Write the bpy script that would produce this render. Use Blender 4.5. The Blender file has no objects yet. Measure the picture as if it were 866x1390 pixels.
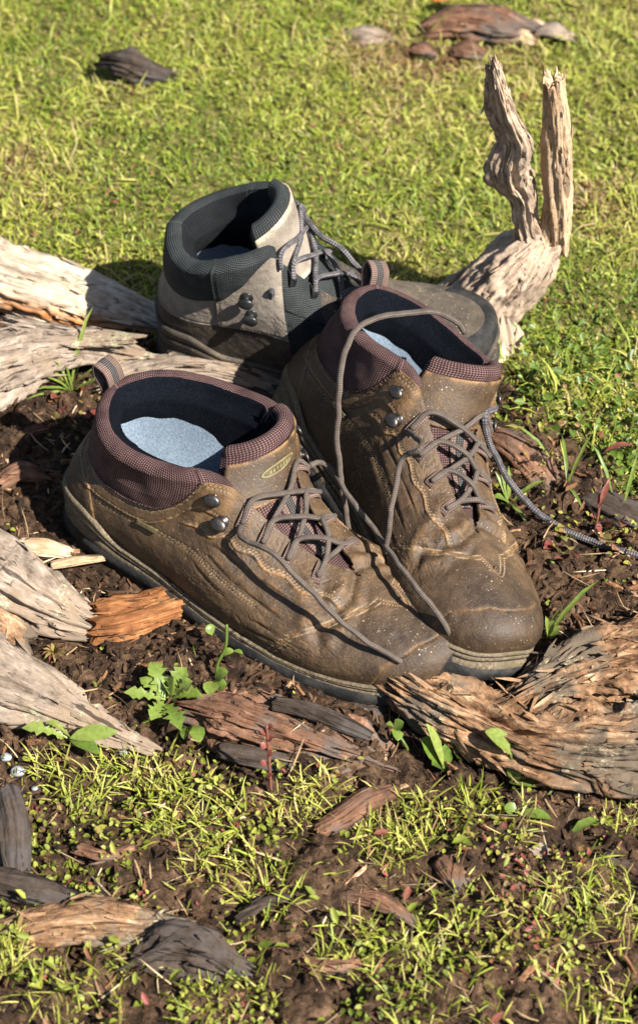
import bpy, math, random
import numpy as np
from mathutils import Matrix, Vector

SC = bpy.context.scene
COL = SC.collection
RNG = np.random.default_rng(7)
random.seed(7)

# ------------------------------------------------------------------ camera
CAM_PITCH = math.radians(45.5)
CAM_D = 1.55
CAM_F = 2670.0                       # focal length in units of 1/1390 of the frame height
cam_data = bpy.data.cameras.new("camera")
cam = bpy.data.objects.new("camera", cam_data)
COL.objects.link(cam)
cam.location = (0, -CAM_D * math.cos(CAM_PITCH), CAM_D * math.sin(CAM_PITCH))
cam.rotation_euler = (math.pi / 2 - CAM_PITCH, 0, 0)
cam_data.sensor_fit = 'VERTICAL'
cam_data.sensor_height = 36
cam_data.lens = CAM_F / 1390 * 36
cam_data.clip_start = 0.05
cam_data.clip_end = 200
cam_data.dof.use_dof = True
cam_data.dof.focus_distance = 1.44
cam_data.dof.aperture_fstop = 7.5
SC.camera = cam

# ------------------------------------------------------------------ light
SUN_EL, SUN_AZ = math.radians(46), math.atan2(-0.60, 0.80)
to_sun = Vector((math.cos(SUN_EL) * math.cos(SUN_AZ), math.cos(SUN_EL) * math.sin(SUN_AZ), math.sin(SUN_EL)))
world = bpy.data.worlds.new("World")
SC.world = world
world.use_nodes = True
wn = world.node_tree
wn.nodes.clear()
sky = wn.nodes.new('ShaderNodeTexSky')
sky.sky_type = 'NISHITA'
sky.sun_disc = False
sky.sun_elevation = SUN_EL
sky.sun_rotation = math.pi / 2 - SUN_AZ
bg = wn.nodes.new('ShaderNodeBackground')
bg.inputs['Strength'].default_value = 0.05
wo = wn.nodes.new('ShaderNodeOutputWorld')
wn.links.new(sky.outputs[0], bg.inputs[0])
wn.links.new(bg.outputs[0], wo.inputs[0])
sun_d = bpy.data.lights.new("sun", 'SUN')
sun_d.energy = 5.0
sun_d.angle = math.radians(0.5)
sun_d.color = (1.0, 0.965, 0.90)
sun = bpy.data.objects.new("sun", sun_d)
COL.objects.link(sun)
sun.rotation_euler = to_sun.to_track_quat('Z', 'Y').to_euler()
SC.view_settings.view_transform = 'Standard'
SC.view_settings.look = 'None'
SC.view_settings.gamma = 1
SC.view_settings.exposure = 1.48
SC.cycles.max_bounces = 6

# ------------------------------------------------------------------ numpy helpers
def _hash(ix, iy, iz, seed):
    h = (ix.astype(np.int64) * 374761393 + iy.astype(np.int64) * 668265263 + iz.astype(np.int64) * 2147483647 + seed * 974634721) & 0xFFFFFFFF
    h = ((h ^ (h >> 13)) * 1274126177) & 0xFFFFFFFF
    h = ((h ^ (h >> 16)) * 2246822519) & 0xFFFFFFFF
    return ((h ^ (h >> 15)) & 0xFFFFFF) / float(0xFFFFFF)

def vnoise(P, seed=0):
    """value noise in -1..1 for an (N,3) array"""
    P = np.asarray(P, float)
    i = np.floor(P).astype(np.int64)
    f = P - i
    f = f * f * f * (f * (f * 6 - 15) + 10)
    r = 0
    for dx in (0, 1):
        wx = f[:, 0] if dx else 1 - f[:, 0]
        for dy in (0, 1):
            wy = f[:, 1] if dy else 1 - f[:, 1]
            for dz in (0, 1):
                wz = f[:, 2] if dz else 1 - f[:, 2]
                r = r + wx * wy * wz * _hash(i[:, 0] + dx, i[:, 1] + dy, i[:, 2] + dz, seed)
    return r * 2 - 1

def fbm(P, oct=4, seed=0, gain=0.5):
    P = np.asarray(P, float)
    r, a = 0, 1.0
    for o in range(oct):
        r = r + a * vnoise(P * (2.03 ** o) + o * 17.3, seed + o)
        a *= gain
    return r

def sstep(a, b, x):
    t = np.clip((np.asarray(x, float) - a) / (b - a), 0, 1)
    return t * t * (3 - 2 * t)

def crv(t, tk, vk):
    """smooth curve through knots (cubic Hermite, finite-difference tangents)"""
    t = np.asarray(t, float); tk = np.asarray(tk, float); vk = np.asarray(vk, float)
    if vk.ndim == 1: vk = vk[:, None]; sq = True
    else: sq = False
    d = np.diff(vk, axis=0) / np.diff(tk)[:, None]
    h = np.diff(tk)
    m = np.zeros_like(vk)
    m[1:-1] = (d[:-1] * h[1:, None] + d[1:] * h[:-1, None]) / (h[:-1] + h[1:])[:, None]
    m[0], m[-1] = d[0], d[-1]
    i = np.clip(np.searchsorted(tk, t, side='right') - 1, 0, len(tk) - 2)
    hh = h[i][..., None]; s = ((t - tk[i]) / h[i])[..., None]
    r = (2*s**3 - 3*s**2 + 1) * vk[i] + (s**3 - 2*s**2 + s) * hh * m[i] + (-2*s**3 + 3*s**2) * vk[i+1] + (s**3 - s**2) * hh * m[i+1]
    return r[..., 0] if sq else r

def path(pts, n):
    pts = np.asarray(pts, float)
    t = np.r_[0, np.cumsum(np.linalg.norm(np.diff(pts[:, :3], axis=0), axis=1) + 1e-6)]
    return crv(np.linspace(0, t[-1], n), t, pts)

def unit(v):
    return v / np.maximum(np.linalg.norm(v, axis=-1, keepdims=True), 1e-9)

def ground_pt(px, py, z=0.0):
    """world point at height z seen at pixel (px, py) of the 866 x 1390 photograph"""
    s, c = math.sin(CAM_PITCH), math.cos(CAM_PITCH)
    o = np.array(cam.location)
    d = np.array([0, c, -s]) + np.array([1, 0, 0]) * (px - 433) / CAM_F + np.array([0, s, c]) * (695 - py) / CAM_F
    return o + d * (z - o[2]) / d[2]

def wpx(P):
    """photograph pixel of world points (for deciding what grows where)"""
    s, c = math.sin(CAM_PITCH), math.cos(CAM_PITCH)
    d = np.asarray(P, float) - np.array(cam.location)
    w = d @ np.array([0, c, -s])
    return 433 + CAM_F * d[:, 0] / w, 695 - CAM_F * (d @ np.array([0, s, c])) / w

# ------------------------------------------------------------------ object helpers
def add_mesh(name, verts, faces, mat, parent=None, uv=None, attrs=None, smooth=True, mats=None, fmat=None):
    """faces: (N,4) or (N,3) int array or list of arrays; uv per vertex; attrs: dict name -> per-vertex float"""
    me = bpy.data.meshes.new(name)
    verts = np.asarray(verts, float)
    if not isinstance(faces, list): faces = [faces]
    faces = [np.asarray(f, np.int64) for f in faces if len(f)]
    loops = np.concatenate([f.ravel() for f in faces])
    tot = np.concatenate([np.full(len(f), f.shape[1]) for f in faces])
    start = np.r_[0, np.cumsum(tot)[:-1]]
    me.vertices.add(len(verts)); me.vertices.foreach_set('co', verts.ravel())
    me.loops.add(len(loops)); me.loops.foreach_set('vertex_index', loops)
    me.polygons.add(len(tot)); me.polygons.foreach_set('loop_start', start); me.polygons.foreach_set('loop_total', tot)
    if uv is not None:
        l = me.uv_layers.new(name='UVMap'); l.data.foreach_set('uv', np.asarray(uv, float)[loops].ravel())
    if attrs:
        for k, v in attrs.items():
            a = me.attributes.new(k, 'FLOAT', 'POINT'); a.data.foreach_set('value', np.asarray(v, float))
    for m in (mats or [mat]): me.materials.append(m)
    if fmat is not None: me.polygons.foreach_set('material_index', np.asarray(fmat, int))
    me.polygons.foreach_set('use_smooth', np.full(len(tot), smooth))
    me.update(); me.validate()
    o = bpy.data.objects.new(name, me)
    COL.objects.link(o)
    if parent is not None: o.parent = parent
    return o

def tag(o, label=None, cat=None, group=None, kind=None):
    if label: o['label'] = label
    if cat: o['category'] = cat
    if group: o['group'] = group
    if kind: o['kind'] = kind
    return o

def empty(name, loc, label, cat, group=None):
    o = bpy.data.objects.new(name, None)
    o.empty_display_size = 0.05
    COL.objects.link(o)
    o.location = loc
    return tag(o, label, cat, group)

def grid_faces(nu, nv, wrap_v=False, off=0):
    i = np.arange(nu - 1)[:, None]; j = np.arange(nv if wrap_v else nv - 1)[None, :]
    j2 = (j + 1) % nv
    a = i * nv + j; b = i * nv + j2; c = (i + 1) * nv + j2; d = (i + 1) * nv + j
    return np.stack([a, b, c, d], -1).reshape(-1, 4) + off

def subset(verts, faces, mask):
    f = faces[mask]
    u, inv = np.unique(f, return_inverse=True)
    return u, inv.reshape(f.shape)

def tube_geo(pts, rad, seg=10, flat=1.0, up=(0, 0, 1)):
    """swept tube; returns verts, faces, uv (metres). pts (N,3), rad scalar or (N,)"""
    pts = np.asarray(pts, float); n = len(pts)
    rad = np.broadcast_to(np.asarray(rad, float), (n,))
    t = unit(np.gradient(pts, axis=0))
    u = np.asarray(up, float); 
    if abs(t[0] @ u) > .9: u = np.array([1., 0, 0])
    fr = []
    u = unit(u - t[0] * (u @ t[0]))
    for k in range(n):
        u = unit(u - t[k] * (u @ t[k])); fr.append(u)
    U = np.array(fr); V = np.cross(t, U)
    a = np.linspace(0, 2 * np.pi, seg, endpoint=False)
    ring = pts[:, None] + rad[:, None, None] * (np.cos(a)[None, :, None] * U[:, None] * flat + np.sin(a)[None, :, None] * V[:, None])
    L = np.r_[0, np.cumsum(np.linalg.norm(np.diff(pts, axis=0), axis=1))]
    uv = np.stack(np.broadcast_arrays(L[:, None], (a * rad.mean())[None, :]), -1).reshape(-1, 2)
    v = ring.reshape(-1, 3); f = grid_faces(n, seg, True)
    c0 = len(v); v = np.vstack([v, pts[:1] - t[:1] * rad[0] * .5, pts[-1:] + t[-1:] * rad[-1] * .5]); uv = np.vstack([uv, uv[:1], uv[-1:]])
    j = np.arange(seg); j2 = (j + 1) % seg
    tri = np.vstack([np.stack([j2, j, np.full(seg, c0)], -1), np.stack([(n-1)*seg + j, (n-1)*seg + j2, np.full(seg, c0+1)], -1)])
    return v, [f, tri], uv

def tube(name, pts, rad, mat, parent=None, n=None, seg=10, flat=1.0, up=(0, 0, 1)):
    p = path(pts, n) if n else np.asarray(pts, float)
    v, f, uv = tube_geo(p, rad, seg, flat, up)
    return add_mesh(name, v, f, mat, parent, uv)

# ------------------------------------------------------------------ material helpers
class NT:
    def __init__(s, name):
        s.m = bpy.data.materials.new(name); s.m.use_nodes = True
        s.t = s.m.node_tree; s.t.nodes.clear()
        s.out = s.t.nodes.new('ShaderNodeOutputMaterial')
    def n(s, typ, ins=None, **props):
        nd = s.t.nodes.new('ShaderNode' + typ)
        for k, v in props.items(): setattr(nd, k, v)
        for k, v in (ins or {}).items():
            sock = nd.inputs[k]
            if isinstance(v, bpy.types.NodeSocket): s.t.links.new(v, sock)
            elif isinstance(v, bpy.types.Node): s.t.links.new(v.outputs[0], sock)
            else:
                if isinstance(v, (tuple, list)) and len(v) == 3 and sock.type == 'RGBA': v = (*v, 1)
                sock.default_value = v
        return nd
    def coord(s, kind='Object'):
        return s.n('TexCoord').outputs[kind]
    def uv(s): return s.n('UVMap').outputs[0]
    def attr(s, name): return s.n('Attribute', attribute_name=name).outputs['Fac']
    def map(s, v, scale=(1, 1, 1), loc=(0, 0, 0)):
        return s.n('Mapping', {'Vector': v, 'Scale': scale, 'Location': loc}).outputs[0]
    def noise(s, v, scale, detail=4, rough=.55, dist=0.0):
        return s.n('TexNoise', {'Vector': v, 'Scale': scale, 'Detail': detail, 'Roughness': rough, 'Distortion': dist}).outputs['Fac']
    def ramp(s, f, stops):
        r = s.n('ValToRGB', {'Fac': f}); e = r.color_ramp.elements
        while len(e) < len(stops): e.new(.5)
        for el, (p, c) in zip(e, stops):
            el.position = p
            if not isinstance(c, (tuple, list)): c = (c, c, c)
            el.color = (*c, 1)
        return r.outputs[0]
    def rng(s, f, a, b, c=0., d=1.):
        return s.n('MapRange', {'Value': f, 'From Min': a, 'From Max': b, 'To Min': c, 'To Max': d}).outputs[0]
    def math(s, op, a, b=0.0):
        return s.n('Math', {0: a, 1: b}, operation=op).outputs[0]
    def mix(s, f, a, b, mode='MIX'):
        nd = s.n('Mix', data_type='RGBA', blend_type=mode)
        for k, v in ((0, f), (6, a), (7, b)):
            if isinstance(v, bpy.types.NodeSocket): s.t.links.new(v, nd.inputs[k])
            else: nd.inputs[k].default_value = (*v, 1) if isinstance(v, (tuple, list)) else v
        return nd.outputs[2]
    def bump(s, h, dist, strength=1.0, normal=None):
        ins = {'Height': h, 'Distance': dist, 'Strength': strength}
        if normal is not None: ins['Normal'] = normal
        return s.n('Bump', ins).outputs[0]
    def principled(s, col, rough=.6, normal=None, **kw):
        ins = {'Base Color': col, 'Roughness': rough}
        if normal is not None: ins['Normal'] = normal
        for k, v in kw.items(): ins[k.replace('_', ' ')] = v
        b = s.n('BsdfPrincipled', ins)
        s.t.links.new(b.outputs[0], s.out.inputs[0])
        return s.m
    def shader(s, sock):
        s.t.links.new(sock, s.out.inputs[0]); return s.m

def m_leather(name, dark, mid, light, rough=.5, dust=(.22, .15, .085), dust_amt=.5, thread=(.30, .21, .12)):
    t = NT(name); c = t.coord()
    n1 = t.noise(c, 18, 5, .6); n2 = t.noise(c, 90, 5, .65); n3 = t.noise(c, 520, 4, .65)
    f = t.math('ADD', t.math('MULTIPLY', n1, .45), t.math('ADD', t.math('MULTIPLY', n2, .35), t.math('MULTIPLY', n3, .2)))
    col = t.ramp(f, [(.38, dark), (.5, mid), (.66, light)])
    col = t.mix(t.attr('tone'), col, t.mix(n2, mid, (light[0]*1.35, light[1]*1.3, light[2]*1.2)))
    brk = t.math('MULTIPLY', t.rng(n2, .40, .58), t.rng(n3, .32, .58, .4, 1.))
    col = t.mix(t.math('MULTIPLY', t.attr('wear_highlight'), brk), col, (light[0]*2.3, light[1]*2.1, light[2]*1.8))  # scuffed edges, plus highlights painted along the creases
    col = t.mix(t.math('MULTIPLY', t.rng(n1, .45, .70), .13 * dust_amt), col, dust)
    col = t.mix(t.math('MULTIPLY', t.attr('stitch'), .8), col, thread)
    z = t.math('MAXIMUM', 0.0, t.math('MINIMUM', 1.0, t.rng(t.noise(c, 30, 3), .44, .60)))
    for sc, r0 in ((170.0, .085), (330.0, .11), (700.0, .13)):
        sp = t.n('TexVoronoi', {'Vector': c, 'Scale': sc}).outputs['Distance']
        spk = t.math('MULTIPLY', t.rng(sp, r0 + .035, r0), t.rng(t.noise(c, sc * .3, 2), .47, .60))
        col = t.mix(t.math('MULTIPLY', t.math('MULTIPLY', spk, t.math('ADD', z, .25)), dust_amt * 1.2), col, (.46, .38, .26))
    rg = t.math('ADD', t.math('MULTIPLY', n2, .5), rough - .13)
    nm = t.bump(n3, .0007, .7)
    nm = t.bump(n2, .0014, .5, nm)
    return t.principled(col, rg, nm, Specular_IOR_Level=.42)

def m_weave(name, a, b, pitch, bump=.0006):
    t = NT(name); u = t.uv()
    sx = t.n('SeparateXYZ', {0: u})
    k = 2 * math.pi / pitch
    p = t.math('ADD', sx.outputs[0], sx.outputs[1]); q = t.math('SUBTRACT', sx.outputs[0], sx.outputs[1])
    d = t.math('MULTIPLY', t.math('SINE', t.math('MULTIPLY', p, k)), t.math('SINE', t.math('MULTIPLY', q, k)))
    f = t.rng(d, -.2, .8)
    n = t.noise(t.coord(), 60, 3)
    col = t.mix(t.math('MULTIPLY', f, t.rng(n, .3, .6, .35, 1.)), a, b)
    return t.principled(col, .8, t.bump(f, bump, .8), Specular_IOR_Level=.12)

def m_fabric(name, a, b, scale=500, rough=.95, sheen=.3):
    t = NT(name); c = t.coord()
    n = t.noise(c, scale, 3, .7); n2 = t.noise(c, 40, 4)
    col = t.mix(t.math('MULTIPLY', t.rng(n, .35, .65), t.rng(n2, .3, .6, .5, 1)), a, b)
    return t.principled(col, rough, t.bump(n, .0008, .6), Sheen_Weight=sheen, Specular_IOR_Level=.05)

def m_rope(name, a, b, freq=900.0):
    t = NT(name); u = t.uv(); sx = t.n('SeparateXYZ', {0: u})
    w = t.math('SINE', t.math('MULTIPLY', t.math('ADD', sx.outputs[0], t.math('MULTIPLY', sx.outputs[1], .8)), freq * 2.2))
    w2 = t.math('SINE', t.math('MULTIPLY', t.math('SUBTRACT', sx.outputs[0], t.math('MULTIPLY', sx.outputs[1], .8)), freq * 2.2))
    f = t.rng(t.math('MULTIPLY', w, w2), -.1, .6)
    col = t.mix(t.math('MULTIPLY', f, t.rng(t.noise(t.coord(), 150, 3), .3, .6)), a, b)
    return t.principled(col, .85, t.bump(f, .0005, .7))

def m_rubber(name, a, b, rough=.75, bump=.0008):
    t = NT(name); c = t.coord(); n = t.noise(c, 70, 5, .65); n2 = t.noise(c, 500, 3)
    col = t.mix(t.rng(n, .4, .62), a, b)
    return t.principled(col, rough, t.bump(n2, bump, .5, t.bump(n, .001, .4)), Specular_IOR_Level=.25)

def m_metal(name, col, rough=.35):
    t = NT(name); n = t.noise(t.coord(), 300, 3)
    return t.principled(t.mix(t.rng(n, .45, .7), col, (.10, .075, .05)), t.rng(n, .3, .7, rough - .08, rough + .15), Metallic=.9)

MAT = {}
MAT['leather'] = m_leather('leather_brown', (.024, .0132, .0063), (.046, .0265, .0122), (.100, .0570, .0250))
MAT['collar'] = m_weave('collar_mesh', (.026, .0125, .0135), (.20, .120, .105), .0035)
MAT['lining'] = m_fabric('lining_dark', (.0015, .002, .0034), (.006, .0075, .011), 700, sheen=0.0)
MAT['insole'] = m_fabric('insole_felt', (.075, .098, .125), (.165, .205, .25), 800, sheen=.1)
def m_midsole():
    t = NT('midsole_muddy'); c = t.coord(); n = t.noise(c, 60, 5, .65); n2 = t.noise(c, 420, 4, .7)
    z = t.n('SeparateXYZ', {0: c}).outputs[2]
    col = t.mix(t.rng(n, .4, .62), (.10, .078, .046), (.235, .185, .12))
    mud = t.math('ADD', t.rng(n, .42, .60, 0, .7), t.rng(z, .030, .012, 0, .75))
    mud = t.math('MULTIPLY', mud, t.rng(n2, .34, .56))
    col = t.mix(t.math('MINIMUM', mud, 1.0), col, (.034, .021, .012))
    return t.principled(col, .85, t.bump(n2, .0014, .8, t.bump(n, .002, .5)), Specular_IOR_Level=.2)
MAT['midsole'] = m_midsole()
MAT['rubber'] = m_rubber('outsole_rubber', (.008, .008, .008), (.030, .027, .024))
MAT['metal'] = m_metal('hook_metal', (.075, .072, .072), .36)
MAT['lace'] = m_rope('lace_brown', (.055, .040, .030), (.155, .12, .095))
MAT['lace_dark'] = m_rope('lace_speckled', (.03, .027, .03), (.25, .22, .22), 700.)
MAT['webbing'] = m_weave('webbing_pink', (.08, .05, .04), (.27, .185, .15), .0034)
MAT['webbing_dark'] = m_weave('webbing_dark', (.02, .02, .02), (.16, .14, .13), .0030)
MAT['badge'] = m_rubber('badge_cream', (.12, .098, .045), (.19, .155, .075), .6)
# ------------------------------------------------------------------ boots
HALF = [0, .06, .12, .20, .30, .42, .54, .64, .74, .84, .92, 1]
FX   = [.310, .304, .284, .258, .222, .175, .130, .095, .060, .024, -.002, -.012]
FYL  = [0, .022, .038, .048, .0525, .050, .045, .040, .038, .035, .024, 0]
FYM  = [0, .026, .042, .050, .050, .042, .036, .035, .034, .033, .023, 0]
FZ   = [.036, .033, .030, .027, .025, .026, .028, .030, .033, .036, .037, .038]
TH   = [0, .06, .12, .20, .25, .30, .36, .42, .48, .54, .60, .66, .74, .82, .90, .95, 1]
TX   = [.262, .257, .248, .232, .222, .207, .188, .171, .156, .143, .133, .112, .080, .048, .022, .010, .004]
TY   = [0, 0, 0, 0, .003, .009, .013, .017, .022, .028, .036, .046, .051, .048, .034, .018, 0]
TZ   = [.076, .077, .079, .082, .085, .089, .097, .107, .119, .132, .143, .144, .139, .136, .137, .138, .139]
DX   = [-1, -.95, -.75, -.45, -.25, -.2, -.15, -.15, -.2, -.2, -.2, 0, 0, 0, .05, .08, .1]
DY   = [0, .3, .6, .85, .95, .92, .9, .85, .75, .55, .30, 0, -.12, -.12, -.1, -.05, 0]
DZ   = [.1, .1, .12, .15, .15, .25, .4, .55, .7, .85, 1, 1, 1, 1, 1, 1, 1]
AO   = ([0, .2, .4, .6, .8, 1], [.50, .40, .28, .22, .22, .25])
AL   = ([0, .2, .4, .6, .8, 1], [.038, .036, .040, .050, .050, .045])
BL   = ([0, .12, .25, .4, .6, .8, 1], [.032, .030, .028, .030, .048, .050, .050])

class Last:
    """the boot's upper as a patch: th in -1..1 round the footprint (0 toe, +-1 heel, th > 0 the wearer's right), k from sole to top"""
    def __init__(s, medial, spec):
        s.m = medial; s.sp = spec
        s.sx = spec.get('sx', 1.); s.sy = spec.get('sy', 1.); s.sz = spec.get('sz', 1.)
        full = lambda h, v, odd: (np.r_[-np.array(h)[:0:-1], h], np.r_[(-1 if odd else 1) * np.array(v)[:0:-1], v])
        s.fh = np.r_[-np.array(HALF)[:0:-1], HALF]
        left, right = (FYM, FYL) if medial > 0 else (FYL, FYM)
        s.fy = np.r_[np.array(left)[:0:-1], -np.array(right)]
        s.fx = np.r_[FX[:0:-1], FX]; s.fz = np.r_[FZ[:0:-1], FZ]
        s.th = np.r_[-np.array(TH)[:0:-1], TH]
        g = lambda v, odd=False: np.r_[(-1 if odd else 1) * np.array(v)[:0:-1], v]
        s.tx, s.ty, s.tz = g(TX), -g(TY, True), g(TZ) 
        s.dx, s.dy, s.dz = g(DX), g(DY, True), g(DZ)
        if 'tzback' in spec: s.tz = s.tz - spec['tzback'] * sstep(.70, .92, np.abs(s.th))
        s.sgn = 1.; q = s.SN(np.array([.45]), np.array([.4]))[0]; s.sgn = 1. if q[1] < 0 else -1.
    def bend(s, x):
        return s.m * .011 * sstep(.14, .31, x)
    def F(s, th):
        P = crv(th, s.fh, np.stack([s.fx, s.fy, s.fz], -1))
        P[..., 1] += s.bend(P[..., 0])
        return P
    def T(s, th):
        P = crv(th, s.th, np.stack([s.tx, s.ty, s.tz], -1))
        P[..., 2] -= s.flat(P[..., 0], P[..., 2])
        P[..., 0] = s.xw(P[..., 0])
        P[..., 1] += s.bend(P[..., 0]) + s.lean(P[..., 2])
        return P
    def flat(s, x, z):
        return z * s.sp.get('flat', 0) * sstep(.14, .23, x)
    def xw(s, x):
        return x * (1 - s.sp.get('xwarp', 0) * sstep(.25, .13, x))
    def lean(s, z):
        return s.sp.get('lean', 0) * np.clip((z - .06) / .10, 0, None)
    def outward(s, th):
        d = s.F(np.clip(th + .01, -1, 1)) - s.F(np.clip(th - .01, -1, 1))
        n = np.stack([d[..., 1], -d[..., 0], 0 * d[..., 0]], -1)
        return -unit(n) if True else n
    def S(s, th, k):
        th, k = np.broadcast_arrays(np.asarray(th, float), np.asarray(k, float))
        a = np.abs(th)
        F, T = s.F(th), s.T(th)
        o = s.outward(th)
        o[a > .995] = (-1, 0, 0)
        d0 = unit(o * crv(a, *AO)[..., None] + np.array([0, 0, 1.]))
        d1 = unit(crv(th, s.th, np.stack([s.dx, s.dy, s.dz], -1)))
        A = crv(a, *AL)[..., None]; B = crv(a, *BL)[..., None]
        P1, P2 = F + d0 * A, T - d1 * B
        k = k[..., None]
        P = (1-k)**3 * F + 3*(1-k)**2*k * P1 + 3*(1-k)*k*k * P2 + k**3 * T
        return s.tw(P * np.array([s.sx, s.sy, s.sz]))
    def tw(s, P):
        a = math.radians(s.sp.get('twist', 0)) * sstep(.05, .14, P[..., 2]); c = .07 * s.sx
        x, y = P[..., 0] - c, P[..., 1]
        return np.stack([c + x * np.cos(a) - y * np.sin(a), x * np.sin(a) + y * np.cos(a), P[..., 2]], -1)
    def SN(s, th, k):
        e = 1e-3
        th, k = np.broadcast_arrays(np.asarray(th, float), np.asarray(k, float))
        k = np.minimum(k, .965); tq = np.where(np.abs(th) < .004, .004, th)
        du = s.S(np.clip(tq + e, -1, 1), k) - s.S(np.clip(tq - e, -1, 1), k)
        dv = s.S(tq, k + e) - s.S(tq, np.maximum(k - e, 0))
        return -unit(np.cross(du, dv)) * s.sgn
    def A(s, th, k, off=0.0):
        th = np.array([th], float); k = np.array([k], float)
        return (s.S(th, k) + s.SN(th, k) * off)[0]

def seg_dist(px, py, poly):
    """distance of points to a polyline, scaled (theta, k) space"""
    d = np.full(px.shape, 9.)
    for (x0, y0), (x1, y1) in zip(poly[:-1], poly[1:]):
        dx, dy = x1 - x0, y1 - y0
        t = np.clip(((px - x0) * dx + (py - y0) * dy) / (dx*dx + dy*dy + 1e-12), 0, 1)
        d = np.minimum(d, np.hypot(px - x0 - t*dx, py - y0 - t*dy))
    return d

SU, SV = .40, .125                      # metres per unit of theta and k
def build_boot(root, medial, spec, M):
    L = Last(medial, spec)
    NTH, NK = 900, 160
    th = np.linspace(-1, 1, NTH); kk = np.linspace(0, 1, NK)
    THg, Kg = np.meshgrid(th, kk, indexing='ij')
    P = L.S(THg, Kg); Nn = L.SN(THg, Kg)
    a = np.abs(THg); U, V = a * SU, Kg * SV
    kc = crv(np.linspace(0, 1, 400), *spec['kc'])
    KC = np.interp(a, np.linspace(0, 1, 400), kc)
    stitch = np.zeros_like(Kg); disp = np.zeros_like(Kg); tone = np.zeros_like(Kg); wear_highlight = np.zeros_like(Kg)
    dash = sstep(-.1, .35, np.sin((U + V * .9) * 2*np.pi / .0034))
    def step(d, w=.0007): return sstep(-w, w, d)
    def sew(d, zone=1.0):
        global_z = np.exp(-(d/.00075)**2) * zone
        nonlocal stitch, disp
        stitch = np.maximum(stitch, global_z * dash); disp = disp - .0007 * np.exp(-(d/.0013)**2) * zone + .0009 * global_z * dash
    # --- collar padding
    e = (Kg - KC) * SV
    incol = (a > spec['ca']) & (Kg > KC)
    pad = np.sqrt(np.clip(e / .022, 0, 1)) * spec['pad']
    disp += np.where(a > spec['ca'] - .02, np.clip(pad, 0, None) * sstep(spec['ca'] - .015, spec['ca'] + .03, a), 0)
    # --- leather panels
    wob = fbm(np.stack([THg.ravel() * 9, Kg.ravel() * 5, 0 * a.ravel()], -1), 2, 3).reshape(a.shape)
    if spec['kind'] == 'brown':
        # toe cap seam and bumper
        cap = [(.36*SU, 0), (.31*SU, .35*SV), (.225*SU, .62*SV), (.14*SU, .86*SV), (0, .93*SV)]
        d = seg_dist(U, V, cap); sew(d - .0022); wear_highlight += np.exp(-(d/.0012)**2) * .9
        inside = (U < np.interp(V, [p[1] for p in cap], [p[0] for p in cap])); disp += np.where(inside, .0008 * step(d - .0006), 0)
        bmp = [(.15*SU, 0), (.13*SU, .30*SV), (.07*SU, .52*SV), (0, .58*SV)]
        d = seg_dist(U, V, bmp); disp -= .0006 * np.exp(-(d/.0012)**2); wear_highlight += np.exp(-(d/.0020)**2) * .5
        # eyestay edge with scallops
        kes = .70 + .018 * np.sin(a * 2*np.pi / .085) - .10 * sstep(.5, .62, a)
        edge = (Kg - kes) * SV
        zone = sstep(.215, .25, a) * sstep(.66, .63, a)
        disp += zone * .0013 * step(edge); sew(edge - .0028, zone); sew(edge - .0050, zone); wear_highlight += zone * np.exp(-((edge-.001)/.0016)**2) * 1.1
        tone += zone * step(edge) * .16
        # ankle band below collar
        kb = KC - .20 - .04 * np.sin(a * 14)
        eb = (Kg - kb) * SV
        zb = sstep(.55, .60, a) * sstep(.90, .84, a)
        disp += zb * .0016 * step(eb, .0014) * (Kg < KC + .02); sew(eb - .0030, zb); sew((KC-Kg)*SV - .0028, zb); sew((KC-Kg)*SV - .0052, zb)
        wear_highlight += zb * np.exp(-((eb-.0012)/.0018)**2) * .9 + zb * np.exp(-(((KC-Kg)*SV-.0015)/.002)**2) * .8; tone += zb * step(eb) * (Kg < KC) * .35
        # second seam lower, then heel counter
        lo = [(.40*SU, .40*SV), (.55*SU, .44*SV), (.70*SU, .40*SV), (.83*SU, .36*SV)]
        d = seg_dist(U, V, lo); sew(d - .0018); wear_highlight += np.exp(-(d/.0010)**2) * .7
        hc = [(.80*SU, 0), (.815*SU, .22*SV), (.85*SU, .44*SV), (.90*SU, .52*SV), (1*SU, .56*SV)]
        d = seg_dist(U, V, hc); inside = U > np.interp(V, [p[1] for p in hc], [p[0] for p in hc])
        inside &= V < .56*SV
        disp += np.where(inside, .0014*step(d-.0006), 0); sew(d - .003, inside); wear_highlight += np.exp(-((d-.001)/.0016)**2) * .6
        # flex folds across the quarter and vamp
        for q, k0 in enumerate((.20, .31, .43, .55)):
            ph = (Kg - k0 - .05*np.sin(a*11 + q) - .02*wob) * SV
            z = sstep(.31, .40, a) * sstep(.60, .50, a) * np.clip(.55 + 1.1 * wob, .1, 1.2)
            disp -= z * .0012 * np.exp(-(ph/.0020)**2); disp += z * .0008 * np.exp(-((ph-.006)/.004)**2); wear_highlight += z * np.exp(-((ph-.0042)/.0022)**2) * .55  # fold ridges lightened as painted highlights
        for q, (a0, amp) in enumerate(((.225, .0024), (.285, .0022), (.175, .0010))):
            ph = (a - a0 - .07*(1-Kg)**1.5*(-1)**q - .012*wob) * SU
            z = sstep(.15, .5, Kg) * sstep(1.0, .8, Kg) if q else sstep(.2, .6, Kg)
            disp -= z * amp * np.exp(-(ph/.0055)**2); disp += z * amp*.6 * np.exp(-((ph-.011)/.006)**2); wear_highlight += z * np.exp(-((ph-.011)/.005)**2) * .25  # painted highlight beside each flex crease
        wear_highlight += sstep(.12, .0, Kg) * .25
        hookp = sstep(.545, .575, a) * sstep(.67, .63, a) * sstep(.56, .62, Kg)
        tone += hookp * .45; wear_highlight += hookp * .25
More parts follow.
